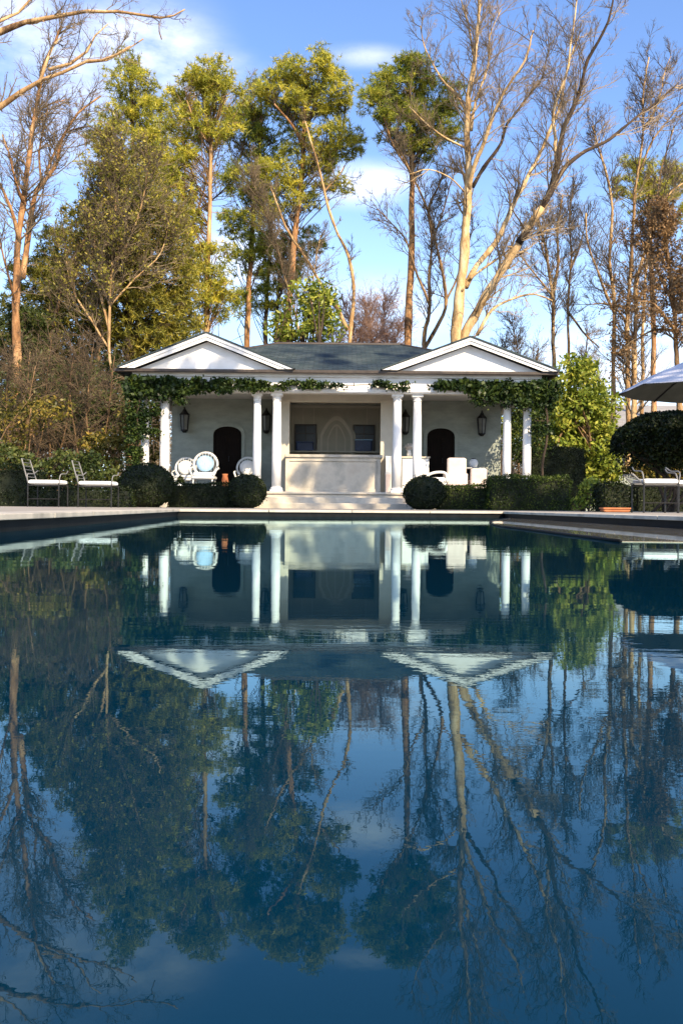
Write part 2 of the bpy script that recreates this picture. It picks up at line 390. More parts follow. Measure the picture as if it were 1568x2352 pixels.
def bare_tree(name, label, Y, limbs, bark='bark', twig='twig', dens=2.2, l1=2.2, up=0.10, group=None, m2=8, m3=6, rtw=0.010, spread=0.9, leafmat=None, nleaf=0, seedr=None, minr=0.022, lift=0.0):
    """limbs: (points, width0_px, width1_px[, twig density multiplier])"""
    base = trace(limbs[0][0], Y)[0]
    root = thing(name, label, 'tree', (base[0], base[1], GZ), group)
    tr = MB(); sp = []; dk_ = []
    for lb in limbs:
        pts = trace(lb[0], Y); n = len(pts)
        r0 = W(lb[1], Y)/2; r1 = max(W(lb[2], Y)/2, 0.012)
        t = np.linspace(0,1,n); rad = r0+(r1-r0)*t**0.9
        rad *= 1+0.06*RNG.normal(size=n)
        if lb is limbs[0]:
            rad[0] *= 1.35; pts[0][2] = GZ-0.1
        rad = rad*(1+0.10*np.sin(np.arange(n)*RNG.uniform(0.5,0.9)+RNG.uniform(0,6))*RNG.uniform(0.3,1))
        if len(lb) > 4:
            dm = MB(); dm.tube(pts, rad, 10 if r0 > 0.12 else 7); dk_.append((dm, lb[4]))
        else: tr.tube(pts, rad, 12 if r0 > 0.12 else 7)
        # broken stubs and knots along the heavier wood
        if r0 > 0.09:
            for q_ in range(int(n*0.10)):
                i_ = int(RNG.integers(2, n-1)); d_ = unit(RNG.normal(size=3)*np.array([1,1,0.5])); l_ = rad[i_]*RNG.uniform(1.3,2.6)
                tr.tube([pts[i_]+d_*rad[i_]*0.5, pts[i_]+d_*(l_)], [rad[i_]*0.32, rad[i_]*0.2], 6)
        mul = lb[3] if len(lb) > 3 else 1
        seglen = np.linalg.norm(np.diff(pts,axis=0),axis=1).sum()
        m = int(seglen*dens*1.5*mul)
        if m > 0:
            tt = RNG.uniform(0.12 if lb is not limbs[0] else 0.45, 1, m)**0.8; ii = np.minimum((tt*(n-1)).astype(int), n-2)
            P = pts[ii] + (pts[ii+1]-pts[ii])*RNG.uniform(0,1,(m,1)); T = unit(pts[ii+1]-pts[ii])
            side = RNG.normal(size=T.shape); side -= (side*T).sum(-1,keepdims=True)*T; side = unit(side)
            D = unit(T*1.0 + spread*RNG.uniform(0.5,1.5,(m,1))*side + np.array([0,0,lift]))
            sp.append((P, D, l1*RNG.uniform(0.5,1.3,m)*(1.1-0.5*tt), np.clip(rad[ii]*0.35, minr, 0.06)))
    tr.build('trunk', bark, root, smooth=True)
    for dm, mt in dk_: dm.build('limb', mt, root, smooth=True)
    P, D, L, R = [np.concatenate(z) for z in zip(*sp)]
    a = grow(P, D, L, 5, up, 0.16); S = [segs(a, R)]
    P, D, L2, R2 = spawn(a, L, R, m2, 0.5, spread); R2 = np.clip(R2, rtw, 0.04)
    b = grow(P, D, L2, 4, up, 0.16); S.append(segs(b, R2))
    P, D, L3, R3 = spawn(b, L2, R2, m3, 0.5, spread*0.9); R3 = np.clip(R3, rtw*0.62, rtw)
    c = grow(P, D, L3, 3, up, 0.14); S.append(segs(c, R3))
    P0,P1,Ra,Rb = [np.concatenate(z) for z in zip(*S)]
    cr = soup('crown', prisms(P0,P1,Ra,Rb), 4, twig, root)
    if nleaf:
        idx = RNG.integers(0, len(c), nleaf); k = RNG.integers(1, 4, nleaf)
        C = c[idx,k] + RNG.normal(size=(nleaf,3))*0.06
        soup('foliage', leaves(C, 0.13, 0.07, 0.3), 4, leafmat, root)
    return root

def pads_in(ell, Y, n, flat=0.5, rpad=0.6):
    """pad centres inside an ellipsoid given in photo units"""
    cx, cy, rx, ry = ell; c = at(cx, cy, Y+(0)); a = W(rx, Y); b = W(ry, Y)
    u = rnd_unit(n)*RNG.uniform(0.35,1,(n,1))**(1/2.2)
    u[:,0] *= a*0.9; u[:,1] *= a*0.8; u[:,2] *= b*0.9
    return c+u

def pine_tree(name, label, Y, trunk, w0, w1, ells, needle='pine_a', bark='pinebark', group=None, limbs=(), tuft_n=14, blade=0.26, bw=0.034, padr=0.46, per=10, droop=0.0, flat=0.5, stubs=14):
    pts = trace(trunk, Y, 0.5, 0.02); base = pts[0]
    root = thing(name, label, 'tree', (base[0], base[1], GZ), group)
    tr = MB(); n = len(pts); rad = np.linspace(W(w0,Y)/2, W(w1,Y)/2, n); rad[0] *= 1.3; pts[0][2] = GZ-0.1
    tr.tube(pts, rad*(1+0.04*RNG.normal(size=n)), 10)
    lps = [pts]
    for l, a, b in limbs:
        q = trace(l, Y, 0.4, 0.03); tr.tube(q, np.linspace(W(a,Y)/2, W(b,Y)/2, len(q)), 7); lps.append(q)
    tr.build('trunk', bark, root, smooth=True)
    allp = np.vstack(lps)
    P0 = []; P1 = []; RA = []; RB = []; tufts = []
    for e in ells:
        cx, cy, rx, ry, k = e[:5]; yo = e[5] if len(e) > 5 else 0
        pc = pads_in((cx,cy,rx*1.08,ry*1.08), Y+yo, int(k*1.5))
        for p in pc:
            # branch from the trunk (a bit below) to the pad
            d = np.linalg.norm((allp-(p-np.array([0,0,RNG.uniform(0.5,2.4)])))*np.array([1,1,1.3]), axis=1); q = allp[np.argmin(d)]
            ln = np.linalg.norm(p-q)
            if ln < 0.2: ln = 0.2
            m1 = q+(p-q)*0.5+np.array([0,0,0.08*ln-0.05])+RNG.normal(size=3)*0.09*ln
            r = 0.012+0.006*ln
            for A, B, ra, rb in ((q,m1,r,r*0.7),(m1,p,r*0.7,r*0.35)): P0.append(A); P1.append(B); RA.append(ra); RB.append(rb)
            pr = padr*RNG.uniform(0.5,1.5); mm = int(per*(pr/padr)**2)
            u = rnd_unit(mm)*RNG.uniform(0.2,1,(mm,1))**(1/2)
            u *= np.array([pr,pr,pr*flat]); u[:,2] -= droop*np.hypot(u[:,0],u[:,1])
            tc = p+u; tufts.append(tc)
            for t in tc[::3]: P0.append(p); P1.append(t); RA.append(0.012); RB.append(0.006)
    for i in range(stubs):     # short dead stubs on the bare bole
        j = int(RNG.integers(int(n*0.35), int(n*0.9))); q = pts[j]; d = RNG.normal(size=3)*np.array([1,1,0.3]); d = unit(d)
        P0.append(q); P1.append(q+d*RNG.uniform(0.3,1.1)); RA.append(0.02); RB.append(0.008)
    br = soup('branches', prisms(np.array(P0),np.array(P1),np.array(RA),np.array(RB)), 4, 'darkbark_and_shade' if bark != 'palepine' else 'bark', root)
    T = np.vstack(tufts)
    soup('crown', needles(T, tuft_n, blade, bw), 3, needle, root)
    return root

def shrub(name, label, Y, ells, mat, cat='shrub', ll=0.14, lw=0.08, dens=260, stems=6, bark='darkbark_and_shade', group=None, base=None, thick=0.04, clump=0.28, depth=None, droop=0.2, twigs=0):
    """broadleaved bush: leaves in many small clumps held on stems"""
    cx = sum(e[0] for e in ells)/len(ells); b = np.array([X(cx,Y), Y, GZ])
    if base is not None: b = np.array([X(base,Y), Y, GZ])
    root = thing(name, label, cat, b, group); P = []; st = MB(); cl = []
    for e in ells:
        ex, ey, rx, ry, nc = e[:5]; yo = e[5] if len(e) > 5 else 0
        c = at(ex, ey, Y+yo); a = W(rx,Y); h = W(ry,Y); dd = depth or a
        u = rnd_unit(nc)*RNG.uniform(0.1,1,(nc,1))**(1/2.4)
        C = c+u*np.array([a,dd,h]); C = C[C[:,2] > GZ+0.04]; cl.append(C)
    cl = np.vstack(cl)
    for C in cl:
        r = clump*RNG.uniform(0.6,1.35); k = int(dens*r*r*3)
        u = rnd_unit(k)*RNG.uniform(0.2,1,(k,1))**0.5*r; u[:,2] *= 0.75; P.append(C+u)
    P = np.vstack(P); P = P[P[:,2] > GZ]
    soup('foliage', leaves(P, ll, lw, droop), 4, mat, root)
    P0 = []; P1 = []
    idx = RNG.integers(0, len(cl), stems)
    for i in idx:
        C = cl[i]; mid = b+(C-b)*0.5+RNG.normal(size=3)*0.12*np.linalg.norm(C-b)*np.array([1,1,0.2])
        q = resample([b+RNG.normal(size=3)*np.array([0.1,0.1,0]), mid, C], 0.3, 0.01); st.tube(q, np.linspace(thick, thick*0.25, len(q)), 6)
        near = cl[np.argsort(np.linalg.norm(cl-C,axis=1))[1:6]]
        for nn in near: st.tube([q[len(q)*2//3], (q[len(q)*2//3]+nn)/2+RNG.normal(size=3)*0.05, nn], [thick*0.4,thick*0.3,thick*0.12], 4)
    st.build('stems', bark, root, smooth=True)
    return root

def clipped(name, label, kind, c, size, mat='box', cat='hedge', group=None, dens=1500, ll=0.045, lw=0.028, flatbase=True, bumpy=0.03):
    """dense clipped boxwood: kind 'ball' or 'block'; c = centre at ground, size=(w,d,h)"""
    root = thing(name, label, cat, c, group); w,d,h = size; c = np.array(c, float)
    core = MB()
    if kind == 'ball':
        prof = [(0.02*w,0.0)]+[(0.47*w*math.sin(t)**0.8 if t > 0 else 0.001, h*0.48*(1-math.cos(t))+0.01) for t in np.linspace(0.25,PI-0.02,14)]
        core.lathe(prof, c, 18)
        area = PI*w*h; n = int(area*dens); u = rnd_unit(n)
        bump = 1+bumpy*np.sin(u[:,0]*9+c[0])*np.sin(u[:,2]*8)+RNG.normal(size=n)*0.02
        P = c+np.array([0,0,h/2])+u*np.array([w/2,d/2,h/2])*bump[:,None]; N = u
    else:
        core.box(c[0]-w/2+0.05,c[0]+w/2-0.05,c[1]-d/2+0.05,c[1]+d/2-0.05,c[2],c[2]+h-0.05)
        faces = [((0,-1,0),w*h),((0,1,0),w*h*0.3),((1,0,0),d*h),((-1,0,0),d*h),((0,0,1),w*d)]
        P = []; N = []
        for nrm, ar in faces:
            n = int(ar*dens); q = RNG.uniform(-0.5,0.5,(n,3))*np.array([w,d,h]); ax = [abs(z) for z in nrm].index(1); q[:,ax] = nrm[ax]*[w,d,h][ax]/2
            q[:,2] += h/2; P.append(q); N.append(np.tile(np.array(nrm,float),(n,1)))
        P = np.vstack(P); N = np.vstack(N)
        # soften the corners, waviness
        rr = 0.09; e = np.clip(np.abs(P[:,:2])-(np.array([w,d])/2-rr),0,None).sum(1)+np.clip(P[:,2]-(h-rr),0,None)
        P -= N*0; P[:,2] -= np.clip(e-rr,0,None)*0.6; P[:,:2] *= (1-np.clip(e-rr,0,None)[:,None]*0.5/np.array([max(w,0.5),max(d,0.5)]))
        wav = bumpy*(np.sin(P[:,0]*5+c[0]*3)*np.cos(P[:,2]*6+P[:,1]*5))+RNG.normal(size=len(P))*0.016
        P = P+N*wav[:,None]+c
    P = P[P[:,2] > c[2]]
    k_ = RNG.integers(0,len(P),int(len(P)*0.06)); cc_ = c+np.array([0,0,h*0.5]); sh_ = P[k_]+unit(P[k_]-cc_)*RNG.uniform(0.01,0.08,(len(k_),1)); P = np.vstack([P,sh_])
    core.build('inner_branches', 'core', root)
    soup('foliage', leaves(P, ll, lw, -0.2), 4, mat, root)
    # stray shoots
    return root

# ------------------------------------------------------------------ setting: water, pool, deck, ground
def slab(poly, z0, z1):
    n = len(poly); V = [(x,y,z0) for x,y in poly]+[(x,y,z1) for x,y in poly]
    return V, [tuple(range(n-1,-1,-1)), tuple(range(n,2*n))]+[(i,(i+1)%n,(i+1)%n+n,i+n) for i in range(n)]
POOL = [(-1.30,-0.5),(-1.47,4.6),(-1.87,10.4),(2.13,11.9),(2.20,-0.5)]
def offset(poly, d):
    n = len(poly); out = []
    for i in range(n):
        p0 = Vector(poly[i-1]); p1 = Vector(poly[i]); p2 = Vector(poly[(i+1)%n])
        a = (p1-p0).normalized(); b = (p2-p1).normalized()
        na = Vector((-a.y,a.x)); nb = Vector((-b.y,b.x)); m = (na+nb).normalized(); k = d/max(0.3,m.dot(na))
        out.append(tuple(p1+m*k))
    return out
# polygon runs clockwise, so its left normal points outwards
inner = offset(POOL, -0.025); tilel = POOL; outer = offset(POOL, 0.32)
w = MB(); w.add(*[[(x,y,0.0) for x,y in offset(POOL,0.0)], [tuple(range(4,-1,-1))]])
tag(w.build('water', 'water'), kind='structure')
ps = MB(); n = 5
for i in range(n):
    j = (i+1)%n; a, b = tilel[i], tilel[j]
    ps.add([(*a,-1.2),(*b,-1.2),(*b,0.052),(*a,0.052)], [(0,1,2,3)])
ps.add([(x,y,-1.2) for x,y in tilel], [(0,1,2,3,4)])
tag(ps.build('pool_basin', 'tile'), kind='structure')
cp = MB()
for i in range(n):     # coping in separate stones with joints
    j = (i+1)%n; A = Vector(inner[i]); B = Vector(inner[j]); C_ = Vector(outer[j]); D_ = Vector(outer[i])
    L = (B-A).length; m = max(1,int(L/0.9)); g = 0.004/L
    for k in range(m):
        t0 = k/m+g; t1 = (k+1)/m-g
        q = [A.lerp(B,t0), A.lerp(B,t1), D_.lerp(C_,t1), D_.lerp(C_,t0)]
        dz = float(RNG.normal()*0.0006)
        cp.add(*slab([tuple(z) for z in q][::-1], 0.052, 0.080+dz))
cpo = cp.build('pool_coping', 'coping', bevel=0.004); tag(cpo, kind='structure')
# deck paving round the coping, laid out as quads out to the deck's edge
DK = [(-9.0,-6),(-9.0,8),(-9.0,21.6),(9.5,21.6),(9.5,-6)]
dk = MB()
for i in range(n):
    j = (i+1)%n
    dk.add([(*outer[i],0.076),(*outer[j],0.076),(*DK[j],0.076),(*DK[i],0.076)], [(0,1,2,3)])
tag(dk.build('pool_deck', 'paving'), kind='structure')
gr = MB(); B1 = (-9.0,9.5,-6,21.6); G = 400; z = GZ
gr.add([(-G,-G,z),(G,-G,z),(G,B1[2],z),(-G,B1[2],z)],[(0,1,2,3)]).add([(-G,B1[3],z),(G,B1[3],z),(G,G,z),(-G,G,z)],[(0,1,2,3)])
gr.add([(-G,B1[2],z),(B1[0],B1[2],z),(B1[0],B1[3],z),(-G,B1[3],z)],[(0,1,2,3)]).add([(B1[1],B1[2],z),(G,B1[2],z),(G,B1[3],z),(B1[1],B1[3],z)],[(0,1,2,3)])
tag(gr.build('ground', 'ground'), kind='structure')
# wet tanning ledge along the right wall, its top a few mm proud of the water
led = MB(); led.add(*slab([(1.02,3.35),(1.06,6.2),(1.35,8.2),(2.00,10.8),(2.11,10.8),(2.17,3.35)], -0.3, 0.003))
m_, nt_, out_ = new_mat('wet_ledge_stone')
p_ = nt_.nodes.new('ShaderNodeBsdfPrincipled'); nt_.links.new(ramp(nt_, noise(nt_, 3, 5, coords(nt_)), [(0.35,(0.16,0.15,0.11)),(0.65,(0.30,0.27,0.20))]), p_.inputs['Base Color'])
p_.inputs['Roughness'].default_value = 0.35; p_.inputs['Coat Weight'].default_value = 1.0; p_.inputs['Coat Roughness'].default_value = 0.02; p_.inputs['Coat IOR'].default_value = 1.33
nt_.links.new(p_.outputs[0], out_.inputs[0]); M['ledge'] = m_
tag(led.build('pool_ledge', 'ledge'), kind='structure')
rim = MB(); rim.tube(resample([(1.02,3.33,0.004),(1.045,5,0.004),(1.07,6.3,0.004),(1.35,8.2,0.004),(2.0,10.8,0.004)],0.3), 0.007, 6)
tag(rim.build('ledge_edging', 'tile', smooth=True), kind='structure')

# ------------------------------------------------------------------ pool house
F = 24.0
hs = thing('pool_house', 'white pool house with twin gables, slim columns and slate hip roof', 'house', (-0.15,28,GZ))
FL = 0.51
sl = MB(); sl.box(-5.55,5.25,23.45,32.0,GZ-0.1,FL-0.06); sl.box(-5.6,5.3,23.40,32.05,FL-0.06,FL); sl.build('porch_floor','stone',hs,bevel=0.01)
fp=MB(); fp.box(-5.3,5.0,23.75,31.5,FL,FL+0.006); fp.build('added_dark_paving','slate',hs)  # unseen dark paving added to keep bounced sun off the porch walls
stp = MB(); stp.box(-2.05,1.62,22.95,23.45,GZ-0.1,0.36); stp.box(-2.20,1.80,22.50,22.95,GZ-0.1,0.215)
stp.build('steps','stone',hs,bevel=0.012)
# walls
wl = MB(); wl.box(-5.05,-1.70,27.0,27.25,FL,3.3); wl.box(1.36,4.70,27.0,27.25,FL,3.3)
wl.box(-5.05,-4.80,27.25,31.6,FL,3.3); wl.box(4.45,4.70,27.25,31.6,FL,3.3); wl.box(-5.05,4.70,31.6,31.85,FL,3.3)
wl.build('wall','wall',hs)
br = MB(); br.box(-1.78,-1.70,25.38,27.0,FL,3.3); br.box(1.36,1.44,25.38,27.0,FL,3.3)
br.box(-1.70,-1.62,27.25,28.3,FL,3.3); br.box(1.28,1.36,27.25,28.3,FL,3.3); br.box(-1.70,1.36,28.3,28.4,FL,3.3)
br.build('bar_room_wall','bar_wall',hs)
pl = MB(); pl.box(-1.80,-1.46,25.2,25.38,FL,3.3); pl.box(1.06,1.46,25.2,25.38,FL,3.3)
pl.box(-1.83,-1.43,25.17,25.41,FL,FL+0.18); pl.box(1.03,1.49,25.17,25.41,FL,FL+0.18)
pl.box(-1.83,-1.43,25.17,25.41,3.02,3.10); pl.box(1.03,1.49,25.17,25.41,3.02,3.10); pl.box(-1.46,1.06,25.2,25.38,3.02,3.3)
pl.build('pilaster_frame','bar_trim',hs,bevel=0.006)
# ceiling + entablature
ce = MB(); ce.box(-5.5,5.2,23.9,31.9,3.3,3.36); ce.build('porch_ceiling','white',hs)
en = MB(); en.box(-5.42,5.12,23.78,24.12,3.10,3.50); en.box(-5.48,5.18,23.72,24.12,3.50,3.60)
en.box(-5.42,5.12,23.745,23.78,3.13,3.20)
en.box(-5.42,-5.10,24.12,31.8,3.10,3.30); en.box(4.80,5.12,24.12,31.8,3.10,3.30)
en.build('entablature','white',hs,bevel=0.006)
# columns
for cxp, wpx in ((332,20),(377,24),(589,20.5),(634,23),(910,22.5),(956,22),(1162,20.5),(1208,20.5)):
    x = X(cxp,F); r = W(wpx,F)/2*0.94
    c = MB(); prof = [(r,0.12),(r,0.9)]+[(r*(1-0.13*((zz-0.9)/1.5)**1.3),zz) for zz in np.linspace(1.0,2.4,8)]
    c.lathe(prof,(x,F,FL),28); co = c.build('column','white',hs,smooth=True)
    b = MB(); b.box(x-r*1.35,x+r*1.35,F-r*1.35,F+r*1.35,FL,FL+0.055); b.build('plinth','white',co,bevel=0.005)
    b = MB(); b.lathe([(r*1.28,0.055),(r*1.33,0.08),(r*1.25,0.105),(r*1.08,0.115),(r,0.13)],(x,F,FL),28); b.build('base','white',co,smooth=True)
    r2 = r*0.87
    b = MB(); b.lathe([(r2,2.395),(r2*1.1,2.41),(r2*1.1,2.43),(r2*1.02,2.44),(r2*1.05,2.47),(r2*1.3,2.52)],(x,F,FL),28); b.box(x-r*1.22,x+r*1.22,F-r*1.22,F+r*1.22,FL+2.52,FL+2.59)
    b.build('capital','white',co)
# main hip roof
def roofslab(mb, quad, th):
    q = np.array(quad,float); nrm = np.cross(q[1]-q[0], q[2]-q[0]); nrm /= np.linalg.norm(nrm)
    if nrm[2] < 0: nrm = -nrm
    m = len(q); V = np.vstack([q,q+nrm*th]); mb.add(V,[tuple(range(m)),tuple(range(2*m-1,m-1,-1))]+[(i,(i+1)%m,(i+1)%m+m,i+m) for i in range(m)])
ex0,ex1,ey0,ey1,ez = -5.82,5.50,23.60,32.3,3.61; rx0,rx1,ry,rz = -2.05,1.75,28.0,5.08
rf = MB()
roofslab(rf,[(ex0,ey0,ez),(ex1,ey0,ez),(rx1,ry,rz),(rx0,ry,rz)],0.04)
roofslab(rf,[(ex0,ey1,ez),(ex1,ey1,ez),(rx1,ry,rz),(rx0,ry,rz)],0.04)
roofslab(rf,[(ex0,ey0,ez),(ex0,ey1,ez),(rx0,ry,rz)],0.04); roofslab(rf,[(ex1,ey0,ez),(ex1,ey1,ez),(rx1,ry,rz)],0.04)
ro = rf.build('roof','roof',hs)
cap = MB(); cap.tube([(rx0,ry,rz+0.04),(rx1,ry,rz+0.04)],0.06,8)
for e,rr in (((ex0,ey0),(rx0,ry)),((ex1,ey0),(rx1,ry))): cap.tube([(e[0],e[1],ez+0.03),(rr[0],rr[1],rz+0.04)],0.045,6)
cap.build('ridge_cap','gutter',ro)
gt = MB(); gt.box(-5.84,5.52,23.50,23.60,3.575,3.655); gt.box(-5.9,-5.82,23.50,32.3,3.575,3.655); gt.box(5.5,5.58,23.50,32.3,3.575,3.655)
gt.build('gutter','gutter',hs,bevel=0.01)
# gables
for gx, gw, lab in ((-3.51,2.15,'left'),(3.28,2.17,'right')):
    z0, za = 3.66, (4.52 if gx < 0 else 4.47); sl_ = (za-z0)/gw
    t = MB(); t.prism([(gx-gw+0.35,z0),(gx+gw-0.35,z0),(gx,za-0.35*sl_)],23.66,23.74)
    tb = t.build('pediment','white',hs)
    sof = MB()    # rake soffit, back to the tympanum
    sof.strip([(gx-gw+0.02,z0),(gx,za-0.05),(gx+gw-0.02,z0)],[(gx-gw+0.0,z0+0.04),(gx,za-0.01),(gx+gw,z0+0.04)],23.49,23.66)
    sof.build('soffit','white',tb)
    rk = MB(); rk.strip([(gx-gw+0.30,z0),(gx,za-0.30*sl_-0.015),(gx+gw-0.30,z0)],[(gx-gw-0.08,z0),(gx,za+0.035),(gx+gw+0.08,z0)],23.44,23.49)
    rk.strip([(gx-gw+0.06,z0+0.0),(gx,za-0.04),(gx+gw-0.06,z0+0.0)],[(gx-gw-0.10,z0),(gx,za+0.045),(gx+gw+0.10,z0)],23.41,23.44)
    rk.build('rake_board','white',tb)
    lb = MB(); bl = 23.6+(za+0.03-ez)/((rz-ez)/(ry-23.6))
    roofslab(lb,[(gx-gw-0.12,23.38,z0+0.005),(gx,23.38,za+0.05),(gx,bl+0.1,za+0.05),(gx-gw-0.12,23.7,z0+0.005)],0.035)
    roofslab(lb,[(gx+gw+0.12,23.38,z0+0.005),(gx,23.38,za+0.05),(gx,bl+0.1,za+0.05),(gx+gw+0.12,23.7,z0+0.005)],0.035)
    lb.build('gable_roof','roof',tb)
# arched doors
def arch(x0,x1,z0,zs,rise,n=12):
    pts = [(x0,z0)]; c = (x0+x1)/2; a = (x1-x0)/2
    for i in range(n+1):
        t = PI-PI*i/n; pts.append((c+a*math.cos(t), zs+rise*max(0,math.sin(t))**0.85))
    pts.append((x1,z0)); return pts
for x0,x1 in ((-4.0+0.19,-2.97),(2.51,3.33)):
    f = MB(); ip = arch(x0,x1,FL,2.22,0.26); op = arch(x0-0.10,x1+0.10,FL,2.25,0.36); f.strip(ip,op,26.93,27.03); fo = f.build('door_surround','wall',hs)
    d = MB(); d.prism(arch(x0,x1,FL+0.01,2.22,0.26),26.985,27.02); do = d.build('door','door',hs)
    pnl = MB()
    cxm = (x0+x1)/2
    for xa,xb in ((x0+0.07,cxm-0.04),(cxm+0.04,x1-0.07)):
        pnl.box(xa,xb,26.965,26.985,FL+0.15,FL+0.75); pnl.box(xa,xb,26.965,26.985,FL+0.85,2.2)
    pnl.build('door_panel','door',do)
    hd = MB(); hd.tube([(cxm+0.05,26.93,1.45),(cxm+0.05,26.93,1.60)],0.012,6); hd.box(cxm+0.04,cxm+0.06,26.93,26.97,1.45,1.47); hd.box(cxm+0.04,cxm+0.06,26.93,26.97,1.58,1.60); hd.build('door_handle','dark_metal',do)
# bar interior: arched niche cabinet and shelves
nc = MB(); xa,xb = X(727,28),X(815,28)
def gothic(x0,x1,z0,zs,zt,n=8):
    c = (x0+x1)/2; pts = [(x0,z0)]
    for i in range(n+1):
        t = i/n; pts.append((x0+(c-x0)*t, zs+(zt-zs)*math.sin(t*PI/2)**0.9))
    for i in range(n-1,-1,-1):
        t = i/n; pts.append((x1-(x1-c)*t, zs+(zt-zs)*math.sin(t*PI/2)**0.9))
    pts.append((x1,z0)); return pts
nc.prism(gothic(xa,xb,FL,2.35,3.05),28.16,28.29); nco = nc.build('niche_cabinet','bar_wall',hs)
n2_ = MB(); n2_.strip(gothic(xa+0.16,xb-0.16,1.2,2.3,2.80),gothic(xa+0.08,xb-0.08,1.2,2.33,2.93),28.10,28.16); n2_.strip(gothic(xa+0.34,xb-0.34,1.2,2.2,2.62),gothic(xa+0.30,xb-0.30,1.2,2.22,2.68),28.12,28.16)
n2_.box((xa+xb)/2-0.015,(xa+xb)/2+0.015,28.12,28.16,1.2,2.64); n2_.build('cabinet_moulding','bar_trim',nco)
for xl,xr in ((X(677,28),X(722,28)),(X(812,28),X(857,28))):
    s_ = MB(); s_.box(xl,xr,28.26,28.295,1.88,2.64); so = s_.build('window','darkglass',hs)
    s2 = MB(); s2.box(xl-0.04,xl,28.20,28.29,1.84,2.68); s2.box(xr,xr+0.04,28.20,28.29,1.84,2.68); s2.box(xl,xr,28.20,28.29,2.64,2.68); s2.box(xl,xr,28.17,28.29,1.84,1.88)
    s2.box((xl+xr)/2-0.012,(xl+xr)/2+0.012,28.23,28.26,1.88,2.64); s2.box(xl,xr,28.232,28.258,2.38,2.41)
    s2.build('window_frame','gutter',so)
sh = MB(); sh.box(-1.62,1.28,27.95,28.12,1.80,1.84); sh.build('back_shelf','bar_trim',hs)
bpn = MB()
for k in range(9):
    x = -1.55+k*0.33
    if xa-0.1 < x < xb+0.1: continue
    bpn.box(x,x+0.02,28.275,28.298,1.32,3.25)
bpn.box(-1.62,1.28,28.27,28.3,3.2,3.27); bpn.build('wall_panelling','bar_trim',hs)
# bar counter
bc = thing('bar_counter', 'pale stone bar counter set between the two middle columns', 'bar counter', (-0.22,25.1,FL))
b = MB(); b.box(-1.50,1.02,24.72,25.35,FL,1.46)
b.build('counter_front','stone',bc,bevel=0.01)
b = MB(); b.box(-1.56,1.10,24.64,25.45,1.46,1.54); b.build('counter_top','coping',bc,bevel=0.012)
b = MB(); b.box(-1.53,1.05,24.69,24.72,FL,FL+0.10); b.box(-1.53,-1.43,24.69,24.72,FL+0.1,1.46); b.box(0.95,1.05,24.69,24.72,FL+0.1,1.46); b.box(-1.43,0.95,24.69,24.72,1.36,1.46); b.build('counter_panel_frame','stone',bc,bevel=0.005)
for xc, lab in ((X(698,27.9),'navy blue bin on the back shelf of the bar, near the left window'),(X(833,27.9),'taller navy blue bin on the back shelf of the bar, near the right window')):
    h_ = 0.26 if xc < 0 else 0.34
    t = thing('storage_bin', lab, 'bin', (xc,28.03,1.84))
    b = MB(); b.rbox((xc,28.03,1.84+h_/2),(0.52,0.14,h_),0.03); b.build('bin_body','navy',t,smooth=False)
    b = MB(); b.rbox((xc,28.03,1.84+h_+0.012),(0.54,0.15,0.03),0.01); b.build('lid','blue' if xc > 0 else 'navy',t)
# wall lanterns
def lantern(x,z,Yw,lab,s=1.0):
    t = thing('wall_lantern', lab, 'lantern', (x,Yw,z), 'iron lanterns on the porch wall')
    y = Yw-0.17
    b = MB(); a0 = PI/6
    for i in range(6):
        th = a0+i*PI/3; b.tube([(x+0.15*s*math.cos(th),y+0.15*s*math.sin(th),z+0.26*s),(x+0.11*s*math.cos(th),y+0.11*s*math.sin(th),z-0.22*s)],0.012*s,5)
    b.lathe([(0.115*s,-0.25*s),(0.13*s,-0.24*s),(0.12*s,-0.21*s)],(x,y,z),6,a0); b.lathe([(0.05*s,-0.31*s),(0.09*s,-0.27*s),(0.11*s,-0.25*s)],(x,y,z),6,a0)
    b.lathe([(0.17*s,0.25*s),(0.175*s,0.27*s),(0.14*s,0.31*s),(0.09*s,0.36*s),(0.06*s,0.42*s),(0.035*s,0.45*s),(0.03*s,0.48*s),(0.012*s,0.52*s)],(x,y,z),6,a0)
    b.build('cage','dark_metal',t)
    b = MB(); b.lathe([(0.10*s,-0.21*s),(0.135*s,0.25*s)],(x,y,z),6,a0); b.build('glass','lampglass',t)
    b = MB(); b.box(x-0.05*s,x+0.05*s,Yw-0.02,Yw,z-0.05*s,z+0.35*s); b.tube([(x,Yw-0.02,z+0.3*s),(x,Yw-0.10,z+0.50*s),(x,y,z+0.50*s)],0.012,6); b.build('bracket','dark_metal',t)
for px,py,yw,lab in ((425,970,27,'black iron lantern on the porch wall left of the left door'),(612,972,27,'black iron lantern seen between the left pair of middle columns'),(930,975,27,'black iron lantern seen between the right pair of middle columns'),(1105,978,27,'black iron lantern on the porch wall right of the right door')):
    p = at(px,py,26.9); lantern(p[0],p[2]-0.04,yw,lab,0.92)

